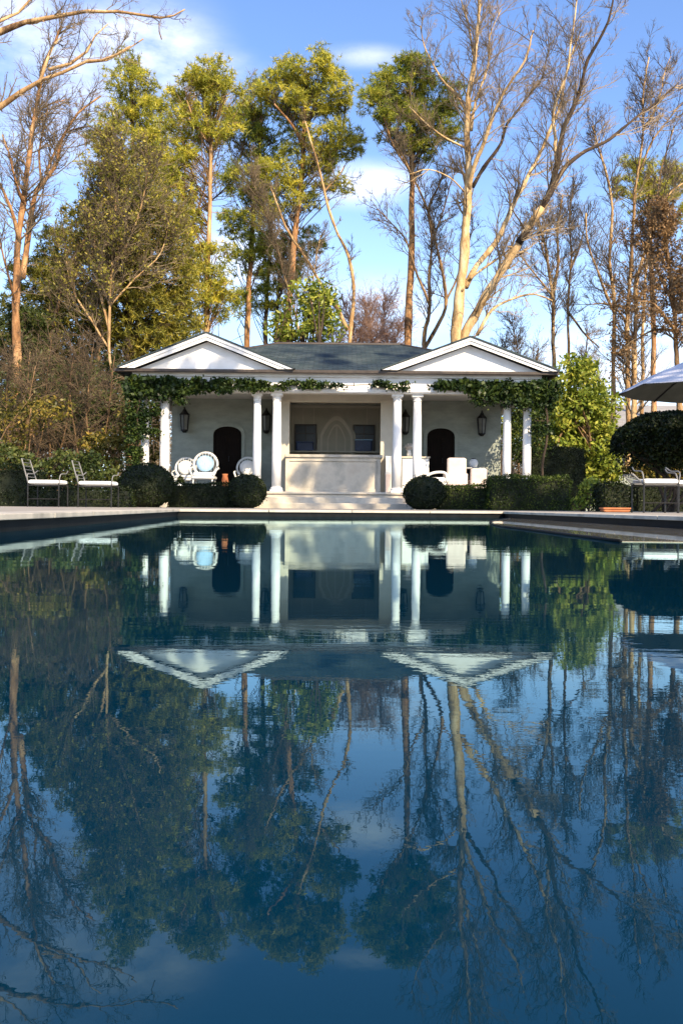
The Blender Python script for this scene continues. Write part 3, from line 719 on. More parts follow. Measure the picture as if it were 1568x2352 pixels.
# ------------------------------------------------------------------ furniture
def legs4(root, x, y, z0, z1, hw, hd, r, mat, splay=0.03):
    for sx in (-1,1):
        for sy in (-1,1):
            b = MB(); b.tube([(x+sx*(hw+splay),y+sy*(hd+splay),z0),(x+sx*hw,y+sy*hd,z1)],[r*0.8,r],8); b.build('leg',mat,root,smooth=True)
def oval_chair(x,y,z,lab,pad='blue',rot=0,scale=1.0):
    """wicker armchair with an oval back, seen from behind / in front"""
    t = thing('wicker_armchair', lab, 'armchair', (x,y,z)); s = scale
    legs4(t,x,y,z,z+0.36*s,0.24*s,0.22*s,0.022,'wicker')
    b = MB(); b.rbox((x,y,z+0.36*s),(0.60*s,0.56*s,0.10*s),0.05); b.build('seat','wicker',t,smooth=False)
    b = MB(); ang = np.linspace(0,2*PI,32,endpoint=False)
    ring = [(x+0.31*s*math.cos(q), y+0.24*s+0.05*math.sin(q), z+0.72*s+0.31*s*math.sin(q)) for q in ang]
    b.tube(ring,0.035*s,8,closed=True)
    for k in range(-3,4):
        xx = k*0.075*s; hh = 0.31*s*math.sqrt(max(0,1-(xx/(0.31*s))**2)); b.tube([(x+xx,y+0.24*s,z+0.72*s-hh),(x+xx,y+0.24*s,z+0.72*s+hh)],0.009,5)
    b.build('backrest','wicker',t,smooth=True)
    for g in (-1,1):
        b = MB(); b.tube([(x+g*0.31*s,y+0.22*s,z+0.66*s),(x+g*0.37*s,y+0.05,z+0.60*s),(x+g*0.34*s,y-0.22*s,z+0.56*s),(x+g*0.27*s,y-0.25*s,z+0.38*s)],0.028*s,8); b.build('armrest','wicker',t,smooth=True)
    b = MB(); seg = 24
    b.v = []; ringp = []
    V = []; Fc = []
    for l,(k,dy) in enumerate(((0.80,0.0),(0.86,-0.03),(0.80,-0.07),(0.4,-0.085),(0.02,-0.09))):
        for i in range(seg):
            q = 2*PI*i/seg; V.append((x+0.27*s*k*math.cos(q), y+0.21*s+dy, z+0.74*s+0.25*s*k*math.sin(q)))
    for l in range(4):
        for i in range(seg): j=(i+1)%seg; Fc.append((l*seg+i,l*seg+j,(l+1)*seg+j,(l+1)*seg+i))
    b.add(V,Fc); b.build('back_cushion',pad,t,smooth=True)
    b = MB(); b.rbox((x,y-0.02,z+0.45*s),(0.52*s,0.50*s,0.09*s),0.04); b.build('seat_cushion','cushion',t)
    return t
p = at(468,1075,24.9); oval_chair(X(468,24.9),24.9,FL,'white wicker armchair with round back and sky blue cushion, left porch','blue',scale=1.05)
oval_chair(X(415,24.75),25.3,FL,'white wicker armchair with white cushion next to the left outer column','cushion',scale=0.92)
oval_chair(X(566,26.0),26.0,FL,'white wicker armchair in shade at the right of the left door','cushion',scale=0.98)
def jar(x,y,z,h,r,lab,name='terracotta_jar',mat='terracotta',plant=None,cat='jar'):
    t = thing(name,lab,cat,(x,y,z)); b = MB(); b.lathe([(r*0.6,0),(r*0.95,h*0.35),(r,h*0.6),(r*0.75,h*0.85),(r*0.7,h*0.9),(r*0.85,h),(r*0.72,h*0.995),(r*0.6,h*0.9)],(x,y,z),20); b.build('jar_body',mat,t,smooth=True)
    if plant:
        n = 160; P = np.array([x,y,z+h])+rnd_unit(n)*RNG.uniform(0.2,1,(n,1))*np.array([r*1.3,r*1.3,r*1.2])+np.array([0,0,r*0.8])
        soup('foliage',leaves(P,0.09,0.05),4,plant,t)
    return t
jar(X(516,25.2),25.2,FL,0.50,0.10,'slim terracotta jar standing before the left door')
jar(X(414,24.2),24.2,FL,0.22,0.09,'small white planter with dark leaves before the leftmost wicker armchair','planter','white','box','planter')
# sideboard + vase behind the right middle columns
sb = thing('sideboard','white painted sideboard behind the right pair of middle columns','sideboard',(X(940,25.6),25.6,FL))
x0_,x1_ = X(922,25.4),X(984,25.4)
b = MB(); b.box(x0_,x1_,25.4,25.95,FL+0.08,1.50); b.build('carcass','fridge',sb,bevel=0.008)
b = MB(); b.box(x0_-0.03,x1_+0.03,25.36,25.98,1.50,1.55); b.build('worktop','stone',sb,bevel=0.01)
for i in range(2):
    m = (x1_-x0_)/2; b = MB(); b.box(x0_+i*m+0.02,x0_+(i+1)*m-0.02,25.382,25.4,FL+0.12,1.46); d_ = b.build('cabinet_door','fridge',sb,bevel=0.004)
    b = MB(); b.tube([(x0_+m+(-0.06 if i==0 else 0.06),25.36,1.2),(x0_+m+(-0.06 if i==0 else 0.06),25.36,1.3)],0.008,6); b.build('handle','dark_metal',d_)
b = MB(); b.box(x0_+0.02,x1_-0.02,25.44,25.9,FL,FL+0.08); b.build('plinth','dark_metal',sb)
vs = thing('flower_vase','white vase of pale pink flowers standing on the sideboard','vase',(X(938,25.6),25.6,1.55))
b = MB(); vx=X(938,25.6); b.lathe([(0.05,0),(0.075,0.07),(0.05,0.16),(0.06,0.18)],(vx,25.6,1.55),16); b.build('vase_body','white',vs,smooth=True)
n=220; P=np.array([vx,25.6,1.83])+rnd_unit(n)*RNG.uniform(0.3,1,(n,1))*np.array([.14,.14,.11]); soup('blossom',leaves(P,0.06,0.045),4,'flower',vs)
# slim white drinks fridge at the end of the bar
fr = thing('drinks_fridge','slim white drinks fridge at the right end of the bar counter','fridge',(X(890,25.0),25.0,FL))
xa_,xb_=X(884,24.8),X(898,24.8)
b = MB(); b.box(xa_,xb_,24.8,25.3,FL,1.52); b.build('fridge_body','fridge',fr,bevel=0.01)
b = MB(); b.box(xa_+0.01,xb_-0.01,24.78,24.80,FL+0.55,1.50); b.build('fridge_door','white',fr,bevel=0.004)
b = MB(); b.box(xa_+0.01,xb_-0.01,24.78,24.80,FL+0.03,FL+0.52); b.build('fridge_drawer','blush',fr,bevel=0.004)
def club_chair(x,y,z,w_,h_,mat,lab,name='slipcovered_chair',cat='chair',arms=True):
    """seen from behind: tall upholstered back, skirted seat"""
    t = thing(name,lab,cat,(x,y,z))
    b = MB(); b.rbox((x,y-0.2,z+h_*0.60),(w_,0.14,h_*0.76),0.06,0,math.radians(6)); b.build('backrest',mat,t)
    b = MB(); b.rbox((x,y+0.08,z+0.24),(w_*0.96,0.55,0.30),0.05); b.build('seat',mat,t)
    if arms:
        for s in (-1,1):
            b = MB(); b.rbox((x+s*w_*0.5,y+0.06,z+0.40),(0.10,0.5,0.32),0.04); b.build('armrest',mat,t)
    legs4(t,x,y+0.05,z,z+0.12,w_*0.4,0.2,0.02,'door',0.0)
    return t
club_chair(X(1046,24.6),24.7,FL,0.52,0.98,'blush','blush slipcovered chair with its tall back to the pool')
club_chair(X(1097,24.7),24.8,FL,0.46,0.70,'blush','low blush slipcovered chair near the right outer columns',arms=False)
# round table with white lamp-like vase between them
tb_ = thing('porch_table','round grey iron table behind the blush chairs','table',(X(1075,25.6),25.6,FL)); tx=X(1075,25.6)
b = MB(); b.lathe([(0.50,0.70),(0.51,0.72),(0.50,0.735)],(tx,25.6,FL),28); b.build('tabletop','umbrella',tb_)
b = MB(); b.lathe([(0.20,0.0),(0.05,0.05),(0.035,0.4),(0.05,0.70)],(tx,25.6,FL),16); b.build('pedestal','dark_metal',tb_,smooth=True)
cl_ = thing('candle_globe','round white globe lantern standing on the porch table','lantern',(X(1086,25.5),25.5,FL+0.735)); gx_=X(1086,25.5)
b = MB(); b.lathe([(0.06,0),(0.11,0.06),(0.13,0.13),(0.11,0.20),(0.06,0.25)],(gx_,25.5,FL+0.735),18); b.build('globe','cushion',cl_,smooth=True)
b = MB(); b.lathe([(0.065,0.25),(0.06,0.27)],(gx_,25.5,FL+0.735),14); b.build('rim','dark_metal',cl_)
# white chaise by the right middle column
ch = thing('porch_chaise','low white cushioned chaise in front of the sideboard','chaise',(X(992,24.6),24.6,FL)); cx_=X(992,24.6)
b = MB(); b.rbox((cx_,24.65,FL+0.36),(0.66,0.6,0.14),0.05); b.build('seat_cushion','cushion',ch)
b = MB(); b.rbox((cx_,24.65,FL+0.24),(0.70,0.64,0.10),0.02); b.build('frame','wicker',ch)
b = MB(); b.tube(resample([(cx_-0.45,24.45,FL+0.22),(cx_-0.22,24.45,FL+0.44),(cx_+0.05,24.45,FL+0.56),(cx_+0.34,24.45,FL+0.54),(cx_+0.38,24.45,FL+0.30)],0.08),0.035,8); b.build('armrest','wicker',ch,smooth=True)
legs4(ch,cx_,24.65,FL,FL+0.22,0.28,0.24,0.022,'wicker',0.0)

# garden armchairs with thin iron frames and white cushions
def garden_chair(x,y,z,s,lab,wd=0.6,group='iron garden armchairs round the pool',lean=1,bk=0.46):
    t = thing('garden_chair',lab,'garden chair',(x,y,z),group); h=0.42*s; hw=wd/2
    b = MB(); b.rbox((x,y,z+h+0.035),(wd,0.55*s,0.075*s),0.03); b.build('seat_cushion','cushion',t)
    b = MB(); b.box(x-hw,x+hw,y-0.28*s,y-0.26*s,z+h-0.03,z+h-0.01); b.box(x-hw,x+hw,y+0.26*s,y+0.28*s,z+h-0.03,z+h-0.01)
    b.tube([(x-hw,y-0.27*s,z+0.14),(x+hw,y-0.27*s,z+0.14)],0.008,5); b.build('seat_frame','dark_metal',t)
    for sx in (-1,1):
        for sy in (-1,1):
            b = MB(); b.tube([(x+sx*hw,y+sy*0.27*s,z),(x+sx*hw,y+sy*0.27*s,z+h)],0.012,6); b.build('leg','dark_metal',t)
        b = MB(); b.tube(resample([(x+sx*hw,y-0.26*s,z+h),(x+sx*(hw+0.02),y-0.24*s,z+h+0.17*s),(x+sx*(hw+0.02),y+0.1*s,z+h+0.20*s),(x+sx*hw,y+0.27*s,z+h+0.26*s)],0.06),0.010,6); b.build('armrest','chairmetal',t,smooth=True)
    # slanting side back
    b = MB(); q0=(x-lean*hw,y-0.24*s,z+h); q1=(x-lean*(hw+0.14*s),y-0.20*s,z+h+bk*s); q2=(x-lean*(hw+0.14*s),y+0.24*s,z+h+bk*s); q3=(x-lean*hw,y+0.27*s,z+h)
    b.tube([q0,q1,q2,q3],0.012,6)
    for k in range(1,7):
        f=k/7; A=np.array(q0)*(1-f)+np.array(q1)*f; B=np.array(q3)*(1-f)+np.array(q2)*f; b.tube([A,B],0.006,4)
    b.build('backrest','chairmetal',t)
    return t
z=0.076
garden_chair(X(110,16),16,z,0.95,'iron garden chair with white cushion, leftmost by the left hedge',W(70,16))
garden_chair(X(219,16),16.2,z,0.93,'iron garden chair with white cushion, second from the left edge',W(76,16))
garden_chair(X(1503,13),13,z,0.97,'iron garden chair with white cushion under the grey umbrella, nearer the clipped shrubs',W(78,13),lean=1,bk=0.14)
garden_chair(X(1592,13),13.2,z,0.95,'iron garden chair with white cushion, rightmost in view under the grey umbrella',W(80,13),lean=-1,bk=0.3)

# umbrella
ux,uy = 6.48,15.4; um = thing('garden_umbrella','grey canvas garden umbrella standing over the chairs at the right','umbrella',(ux,uy,z))
b = MB(); R_=1.75; zc,ze=2.86,2.16; nn=8; a_off=PI/8
V=[];Fc=[]
for s,zz in ((0.02,zc),(0.35,zc-0.17),(0.7,zc-0.42),(1.0,ze)):
    for i in range(nn*4):
        th=a_off+2*PI*i/(nn*4); sc = 1-0.055*math.sin(PI*(i%4)/4)
        V.append((ux+R_*s*sc*math.cos(th),uy+R_*s*sc*math.sin(th),zz-0.03*s*math.sin(PI*(i%4)/4)))
mm_=nn*4
for l in range(3):
    for i in range(mm_): j=(i+1)%mm_; Fc.append((l*mm_+i,l*mm_+j,(l+1)*mm_+j,(l+1)*mm_+i))
b.add(V,Fc); cn=b.build('canopy','umbtop',um); lin=MB(); lin.add([(p[0],p[1],p[2]-0.012) for p in V],Fc); lin.build('canopy_underside_shade','underside_shade',um); sol=cn.modifiers.new('t','SOLIDIFY'); sol.thickness=0.004  # dark sheet below the canopy paints the shade of its underside
b = MB(); b.tube([(ux,uy,z),(ux,uy,2.95)],0.03,10); b.build('pole','dark_metal',um,smooth=True)
for i in range(nn):
    th=a_off+2*PI*i/nn; b=MB(); b.tube([(ux+0.05*math.cos(th),uy+0.05*math.sin(th),zc-0.06),(ux+R_*0.7*math.cos(th),uy+R_*0.7*math.sin(th),zc-0.455),(ux+R_*math.cos(th),uy+R_*math.sin(th),ze-0.03)],0.013,6); b.build('rib','dark_metal',um)
b = MB(); b.lathe([(0.35,0),(0.36,0.05),(0.06,0.09),(0.05,0.3)],(ux,uy,z),20); b.build('base','dark_metal',um)

# terracotta tray and small stone figure at the right
tr_ = thing('terracotta_trough','low terracotta trough on the deck beside the right clipped shrub','planter',(X(1412,14.5),14.5,0.076))
b = MB(); xx=X(1412,14.5); b.rbox((xx,14.5,0.076+0.03),(W(62,14.5),0.22,0.06),0.03); b.build('trough','terracotta',tr_,bevel=0.005)
b = MB(); b.rbox((xx,14.5,0.076+0.062),(W(66,14.5),0.25,0.012),0.03); b.build('trough_rim','terracotta',tr_)

# ------------------------------------------------------------------ clipped box
HG = 0.06
def ball(px,Y,wpx,top,lab,mat='box'):
    w_=W(wpx,Y); zt=at(px,top,Y)[2]; clipped('boxwood_ball',lab,'ball',(X(px,Y),Y,HG),(w_,w_,zt-HG),mat,'topiary','clipped boxwood balls before the porch')
ball(336,21.2,128,1066,'large clipped boxwood ball at the left end of the porch')
ball(567,21.6,88,1091,'clipped boxwood ball directly left of the entrance steps')
ball(974,21.6,96,1094,'clipped boxwood ball directly right of the entrance steps')
def block(x0,x1,Y,top,d,lab,mat='box',bumpy=0.03):
    w_=W(x1-x0,Y); zt=at((x0+x1)/2,top,Y)[2]; clipped('boxwood_hedge',lab,'block',(X((x0+x1)/2,Y),Y+d/2,HG),(w_,d,zt-HG),mat,'hedge',None,1300,bumpy=bumpy)
block(382,545,21.9,1112,0.7,'low clipped hedge between the two left boxwood balls')
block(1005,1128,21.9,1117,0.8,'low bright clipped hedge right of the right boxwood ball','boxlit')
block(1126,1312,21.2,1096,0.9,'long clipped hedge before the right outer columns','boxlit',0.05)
block(1216,1345,25.4,1028,1.2,'tall dark clipped hedge beside the right end of the porch','box')
block(1462,1640,22.5,1112,0.8,'low dark hedge behind the two right garden chairs','box')
block(1384,1452,15.2,1108,0.7,'small square clipped hedge left of the right garden chair')
block(-30,60,18.5,1075,1.2,'tall dark hedge at the far left edge of the deck','box',0.08)
block(60,290,18.6,1122,1.0,'low dark hedge behind the two left garden chairs','box',0.06)
# clipped dark evergreen dome on stems (right)
dome = thing('clipped_evergreen','large dark dome clipped evergreen at the right edge behind the chairs','topiary',(X(1530,18.5),18.5,HG))
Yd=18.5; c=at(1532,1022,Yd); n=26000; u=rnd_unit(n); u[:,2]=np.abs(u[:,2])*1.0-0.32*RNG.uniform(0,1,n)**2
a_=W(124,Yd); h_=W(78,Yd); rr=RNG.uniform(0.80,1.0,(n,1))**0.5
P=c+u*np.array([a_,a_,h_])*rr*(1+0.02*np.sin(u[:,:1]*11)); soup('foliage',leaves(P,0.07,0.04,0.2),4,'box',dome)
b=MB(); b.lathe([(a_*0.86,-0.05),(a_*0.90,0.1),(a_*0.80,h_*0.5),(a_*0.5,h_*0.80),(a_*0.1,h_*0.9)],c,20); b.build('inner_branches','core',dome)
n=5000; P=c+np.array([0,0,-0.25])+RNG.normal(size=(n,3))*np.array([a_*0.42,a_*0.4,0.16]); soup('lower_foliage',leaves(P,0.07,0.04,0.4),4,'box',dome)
b=MB()
for k in range(7):
    q=[np.array([c[0]+RNG.normal()*0.12,Yd+RNG.normal()*0.1,HG]),np.array([c[0]+RNG.normal()*0.3,Yd,0.6]),np.array([c[0]+RNG.normal()*0.6,Yd+RNG.normal()*0.3,c[2]])]
    b.tube(resample(q,0.2,0.01),0.03,6)
b.build('trunk','darkbark_and_shade',dome,smooth=True)

# ------------------------------------------------------------------ vines on the beam
def vine(lab, cards, lit, side=None):
    t = thing('climbing_vine',lab,'vine',(cards[0][4],23.6,GZ)); P=[]
    for x0,x1,y0,y1,bx,n,th in cards:
        k=max(3,int(n/45)); cx=RNG.uniform(x0,x1,k); cy=RNG.uniform(y0,y1,k)
        C=np.array([at(a,b_,23.62) for a,b_ in zip(cx,cy)]); C[:,1]+=RNG.normal(size=k)*0.05
        idx=RNG.integers(0,k,n); q=C[idx]+RNG.normal(size=(n,3))*np.array([0.12,0.05,0.055])*th; P.append(q)
    if side is not None:
        k=RNG.integers(0,60,side[6]); C=np.stack([RNG.uniform(side[0],side[1],60),RNG.uniform(side[2],side[3],60),RNG.uniform(side[4],side[5],60)],1); P.append(C[k]+RNG.normal(size=(side[6],3))*0.16)
    P=np.vstack(P); h_=len(P)//3; soup('foliage',np.concatenate([leaves(P[:h_],0.13,0.10,0.9),leaves(P[h_:],0.08,0.06,0.5)]),4,lit,t)

    st=MB()
    for x0,x1,y0,y1,bx,n,th in cards:
        A=at(x0,(y0+y1)/2,23.66); B=at(x1,(y0+y1)/2,23.66)
        st.tube(resample([A,(A+B)/2+RNG.normal(size=3)*0.03,B],0.25,0.02),0.012,5)
        A=at((x0+x1)/2,y0,23.68); B=at((x0+x1)/2,y1,23.68); st.tube(resample([A,B],0.2,0.02),0.01,5)
    return t,st
bxl=X(318,23.6)
t,st=vine('dark leafy vine trained along the beam and down the left outer column',[
    (296,400,872,915,bxl,2400,0.9),(380,520,873,902,bxl,2100,0.7),(500,600,874,899,bxl,1400,0.65),(590,740,877,897,bxl,1500,0.6),(735,890,880,888,bxl,550,0.6),
    (298,338,895,1000,bxl,2200,0.8),(300,320,985,1075,bxl,1500,0.7),(345,362,905,1050,bxl,400,0.7),(400,430,900,930,bxl,350,0.8)],'ivy')
st.tube(resample([(bxl,23.6,GZ),(bxl+0.05,23.62,1.2),(bxl-0.06,23.6,2.3),(bxl+0.1,23.64,3.3)],0.2,0.02),[0.03]*1 and 0.03,7); st.build('stem','darkbark_and_shade',t,smooth=True)
bxr=X(1250,23.6)
t,st=vine('greener leafy vine trained along the beam over the right porch',[
    (1005,1080,878,893,bxr,700,0.8),(1050,1150,878,905,bxr,1500,0.8),(1140,1270,878,925,bxr,2900,0.9),(1180,1270,905,935,bxr,1200,0.9),(1228,1262,925,1010,bxr,800,0.8),(870,930,882,900,bxr,260,0.7),(1085,1200,905,930,bxr,900,0.9)],'ivy',(5.15,5.5,24.2,28.5,1.6,3.5,4200))
st.tube(resample([(bxr,23.6,GZ),(bxr-0.05,23.62,1.2),(bxr+0.06,23.6,2.3),(bxr-0.1,23.64,3.3)],0.2,0.02),0.03,7); st.build('stem','darkbark_and_shade',t,smooth=True)

# ------------------------------------------------------------------ trees
BT='leafless trees behind the pool house'; PT='tall pines behind the pool house'
# big pale sycamore
bare_tree('sycamore_tree','huge pale barked leafless tree rising behind the right gable with leaning second stem',38,[
 ([(1046,1165),(1048,900),(1046,785),(1058,660),(1068,560),(1072,470),(1075,400),(1072,320),(1075,240),(1085,170),(1095,90),(1102,0),(1108,-60)],38,5,0.8),
 ([(1062,900,0.3),(1060,785,0.2),(1095,715,0),(1150,625,-0.5),(1205,535,-1),(1245,475,-1.3)],26,15,1.1),
 ([(1190,560,-0.9),(1245,475,-1.3),(1255,460,-1.4),(1275,400,-1.6),(1290,310,-2),(1330,215,-2.2),(1350,140,-2.5),(1395,50,-3),(1410,-20,-3)],17,4,1.1,'darkbark_and_shade'),  # dark reach of the pale stem: shade put into its bark colour
 ([(1262,450,-1.4),(1290,395,-1.2),(1335,355,-1),(1400,320,-0.5),(1440,285,0),(1500,240,0.6),(1560,190,1)],11,3,1.1,'darkbark_and_shade'),  # fork of the same stem, its shade painted as near-black bark
 ([(1278,390,-1.6),(1275,320,-1),(1270,260,-0.6),(1300,170,-0.2),(1310,90,0),(1330,-20,0)],9,3,1),
 ([(1075,440,0),(1090,380,-0.5),(1110,330,-0.8),(1130,270,-1.2),(1165,200,-1.6),(1205,140,-2),(1225,70,-2)],13,3,1.1),
 ([(1085,430,0.3),(1120,370,0.5),(1150,330,0.8),(1165,285,1),(1210,225,1.4),(1245,175,1.7),(1262,100,2)],10,3,1.1,'darkbark_and_shade'),  # dark branch of the pale tree, shade likewise put into bark colour
 ([(1068,660,0.2),(1095,610,0.5),(1135,560,0.8),(1165,500,1),(1200,430,1.3),(1235,360,1.6),(1262,300,1.8),(1290,225,2),(1305,150,2.2),(1330,80,2.2)],15,3,1.1),
 ([(1080,640,0),(1120,610,1),(1175,570,2),(1220,540,2.6),(1290,520,3)],7,2,1),
 ([(1082,300,0),(1092,230,0.3),(1120,150,0.4),(1125,80,0.4),(1150,20,0.4)],8,2,1.2),
 ([(1072,260,0),(1045,215,0.4),(1010,180,0.6),(980,120,0.8),(965,60,1)],6,2,1.3),
 ([(1068,340,0),(1020,315,-0.5),(980,285,-0.8),(940,245,-1)],6,2,0.9),
 ([(1095,770,0.2),(1130,712,0.5),(1180,685,0.8),(1230,676,1),(1270,690,1)],9,3,0.9),
 ([(1065,440,0),(1030,405,-0.4),(985,390,-0.7),(940,400,-1)],4,2,0.6),
 ([(1085,120,0),(1075,60,0.2),(1060,0,0.3),(1050,-40,0.4)],5,2,1.2),
 ],'sycamore','paletwig',dens=2.0,l1=2.3,up=0.10,group=BT)
# group left of it
bare_tree('slender_tree','slender leafless tree with crooked double stem between pine and pale sycamore',40,[
 ([(975,1165),(975,900),(973,790),(985,720),(986,640),(990,560),(985,480),(1005,430),(1022,385)],15,4,0.8),
 ([(975,800,0),(1010,740,0.4),(1024,690,0.6),(1015,620,0.5),(1000,560,0.3),(985,490,0),(960,430,-0.4),(930,370,-0.8),(905,320,-1)],10,3,1),
 ([(985,700,0),(960,640,-0.5),(935,560,-0.7),(905,520,-1),(865,480,-1.2)],6,2,1),
 ([(1024,690,0.6),(1050,640,0.8),(1060,590,1),(1090,520,1.2)],6,2,0.9),
 ([(990,560,0),(1020,480,0.4),(1030,430,0.6),(1045,390,0.7)],5,2,1.2),
 ],'bark','twig',dens=2.6,l1=1.7,group=BT)
pine_tree('pine_tree','reddish stemmed pine with round crown right of the central roof',41,[(935,1165),(936,780),(942,640),(946,500),(945,400),(942,300),(938,190)],25,8,
 [(935,180,60,50,26),(880,240,48,38,20),(1000,220,45,45,18),(935,290,75,55,34),(870,205,40,30,10),(1000,300,45,30,10),(955,345,50,22,9),(965,150,35,28,9),(1040,235,30,40,8)],'pine_b','pinebark',PT,
 limbs=[([(945,400,0),(905,340,-0.4),(880,270,-0.8)],6,3),([(944,330,0),(990,270,0.4),(1010,220,0.6)],6,3)])
# centre pine with golden crown
pine_tree('pine_tree','tallest golden crowned pine behind the middle of the roof',43,[(652,1165),(655,800),(668,650),(680,520),(690,420),(695,340),(700,260),(705,170)],22,8,
 [(700,160,85,40,34),(660,210,65,45,24),(755,215,60,50,26),(705,245,70,35,20),(770,330,75,42,32),(690,350,55,35,12),(640,400,60,45,24),(660,460,60,35,16),(770,430,50,25,8),(600,500,45,30,8),(735,370,40,30,8)],'pine_a','pinebark',PT,
 limbs=[([(695,340,0),(670,290,-0.5),(630,240,-0.9)],8,4),([(698,300,0),(720,250,0.5),(740,200,0.9)],8,4),([(690,420,0),(730,380,0.6),(780,340,1)],5,3)])
bare_tree('crooked_tree','tall thin tree with S-curved stem behind the roof centre, forked low',42,[
 ([(800,1165),(800,900),(802,785),(808,720),(812,660),(800,590),(775,540),(755,480),(744,430),(728,370),(712,320),(700,280)],14,4,0.35),
 ([(798,760,0),(770,700,-0.4),(735,650,-0.7),(700,590,-1),(665,540,-1.2),(640,480,-1.4),(620,430,-1.5)],10,4,0.5),
 ([(745,440,0),(775,410,0.4),(790,380,0.6)],5,2,1),
 ],'palepine','twig',dens=2.2,l1=1.3,group=BT)
pine_tree('pine_tree','straight pale stemmed pine rising just above the left gable peak',40,[(472,1165),(473,800),(477,640),(480,520),(483,430),(482,330),(472,260),(468,200)],17,7,
 [(480,175,62,35,22),(440,215,50,38,15),(515,225,50,40,14),(430,290,60,40,18),(500,300,50,35,7),(405,360,45,50,14),(395,440,45,45,12),(500,570,40,26,8),(510,650,45,34,11),(500,700,50,34,13),(430,520,35,40,10),(435,620,40,45,12),(430,720,40,45,12)],'pine_a','palepine',PT,
 limbs=[([(482,330,0),(455,290,-0.4),(430,230,-0.7)],6,3),([(482,300,0),(510,260,0.4),(520,220,0.5)],5,3)])
pine_tree('pine_tree','mottled pine between the left gable and the golden crowned pine',45,[(566,1165),(567,800),(573,640),(580,520),(588,420),(598,320),(600,240)],18,7,
 [(590,230,50,45,13),(560,300,60,50,16),(600,340,55,45,16),(560,420,50,45,14),(600,450,40,35,12),(540,520,45,36,10),(560,610,45,35,9),(545,700,30,30,6),(590,560,40,40,9),(650,300,40,40,9)],'pine_b','pinebark',PT)
pine_tree('evergreen_tree','dark evergreen with twin dark stems behind the roof left of centre',48,[(608,1165),(610,800),(612,700),(618,600),(620,520)],14,7,
 [(620,570,45,50,26),(640,640,45,40,20),(600,690,40,35,16),(700,560,50,35,16),(670,600,40,40,14)],'pine_b','darkbark_and_shade',None,limbs=[([(630,900,0),(632,780,0),(640,660,0),(645,600,0)],10,5)])
# left tall pine (behind the cloud edge)
pine_tree('pine_tree','tall loose pine at the left with trunk showing through its crown',44,[(318,1165),(316,800),(312,600),(308,450),(305,330),(300,200)],16,7,
 [(305,190,62,50,20),(270,250,55,40,14),(340,260,55,45,16),(290,330,75,50,22),(240,370,50,50,16),(350,340,50,50,14),(300,150,30,30,5),(340,420,60,60,20),(225,300,35,45,8)],'pine_a','bark',PT,
 limbs=[([(308,420,0),(280,350,-0.4),(255,290,-0.7)],6,3)])
bare_tree('tangled_tree','olive brown twiggy leafless tree standing in front of the broad cedar',34,[
 ([(262,1165),(258,900),(250,760),(255,620),(265,500),(270,400),(262,320)],10,3,2.2),
 ([(250,760,0),(225,640,0.5),(215,520,0.8),(225,420,1)],6,2,2),
 ([(255,620,0),(300,540,-0.5),(330,450,-0.8),(345,370,-1)],6,2,2),
 ([(255,700,0),(310,640,0.5),(370,580,0.8),(390,500,1)],5,2,2),
 ([(250,800,0),(200,720,0.5),(160,640,0.8),(150,560,1)],6,2,2)],'palepine','twig',dens=3.2,l1=1.7,group=BT,leafmat='cedar',nleaf=9000)
pine_tree('evergreen_tree','dense shadowed evergreen at the left edge behind the leafless shrubs',34.5,[(40,1165),(44,900),(42,700)],16,6,
 [(40,760,80,60,22),(100,860,90,70,30),(10,900,70,70,22),(190,960,80,60,24),(80,980,90,60,26),(255,900,60,80,22)],'evergreen','darkbark_and_shade',None,
 padr=0.62,per=12,tuft_n=14,blade=0.24,bw=0.05,droop=0.3,flat=0.5)
bare_tree('leaning_tree','thin pale leafless tree crossing in front of the golden crowned pine',39,[
 ([(705,1165),(700,900),(690,780),(672,700),(650,620),(628,540),(600,470),(575,400)],8,2,1.6),
 ([(690,780,0),(715,700,0.3),(722,620,0.4),(735,540,0.5)],5,2,1.6)],'palepine','twig',dens=2.6,l1=1.6,group=BT)
bare_tree('hazy_tree','fine twigged leafless tree between the left pines and the cedar',46,[
 ([(425,1165),(425,850),(420,700),(430,560),(425,430),(420,300),(425,200)],9,2,1.6),
 ([(420,650,0),(385,540,0.5),(370,430,0.8),(360,300,1)],6,2,1.6),([(428,560,0),(465,450,0.4),(490,350,0.8),(540,240,1)],6,2,1.6),
 ([(425,500,0),(520,430,-0.6),(560,330,-0.9),(575,220,-1)],5,2,1.6)],'bark','paletwig',dens=2.6,l1=2.0,group=BT,leafmat='cedar',nleaf=5000)
# wide brown-green cedar mass
pine_tree('cedar_tree','broad olive brown cedar mass filling the left behind the shrubs',37,[(300,1165),(300,900),(296,700),(292,500),(290,400)],26,8,
 [(290,430,70,60,38),(350,500,70,70,38),(240,500,75,60,34),(300,580,110,80,60),(380,620,70,80,40),(200,620,90,70,44),(300,720,120,80,60),(400,740,50,60,24),(200,740,80,70,36),(360,820,60,50,20)],'cedar','bark',None,
 padr=0.62,per=9,tuft_n=14,blade=0.26,bw=0.040,droop=0.35,flat=0.5,
 limbs=[([(230,1000,-1),(228,720,-1.2),(240,620,-1.5),(255,520,-1.6),(275,420,-1),(285,360,0)],9,2),([(110,800,-1),(150,640,-1.4),(180,590,-1.6),(205,520,-1.6),(240,440,-1),(265,380,0)],9,2)])
pine_tree('cedar_tree','darker lower cedar behind the leafless trunk at the left edge',39,[(130,1165),(130,900),(128,700),(130,560)],22,8,
 [(130,560,70,50,22),(70,700,80,60,26),(150,660,75,60,30),(130,780,110,60,36),(50,790,70,50,20),(220,840,90,50,26),(180,900,110,50,24),(90,640,60,50,16)],'cedar','darkbark_and_shade',None,
 padr=0.62,per=9,tuft_n=14,blade=0.26,bw=0.040,droop=0.35,flat=0.5)
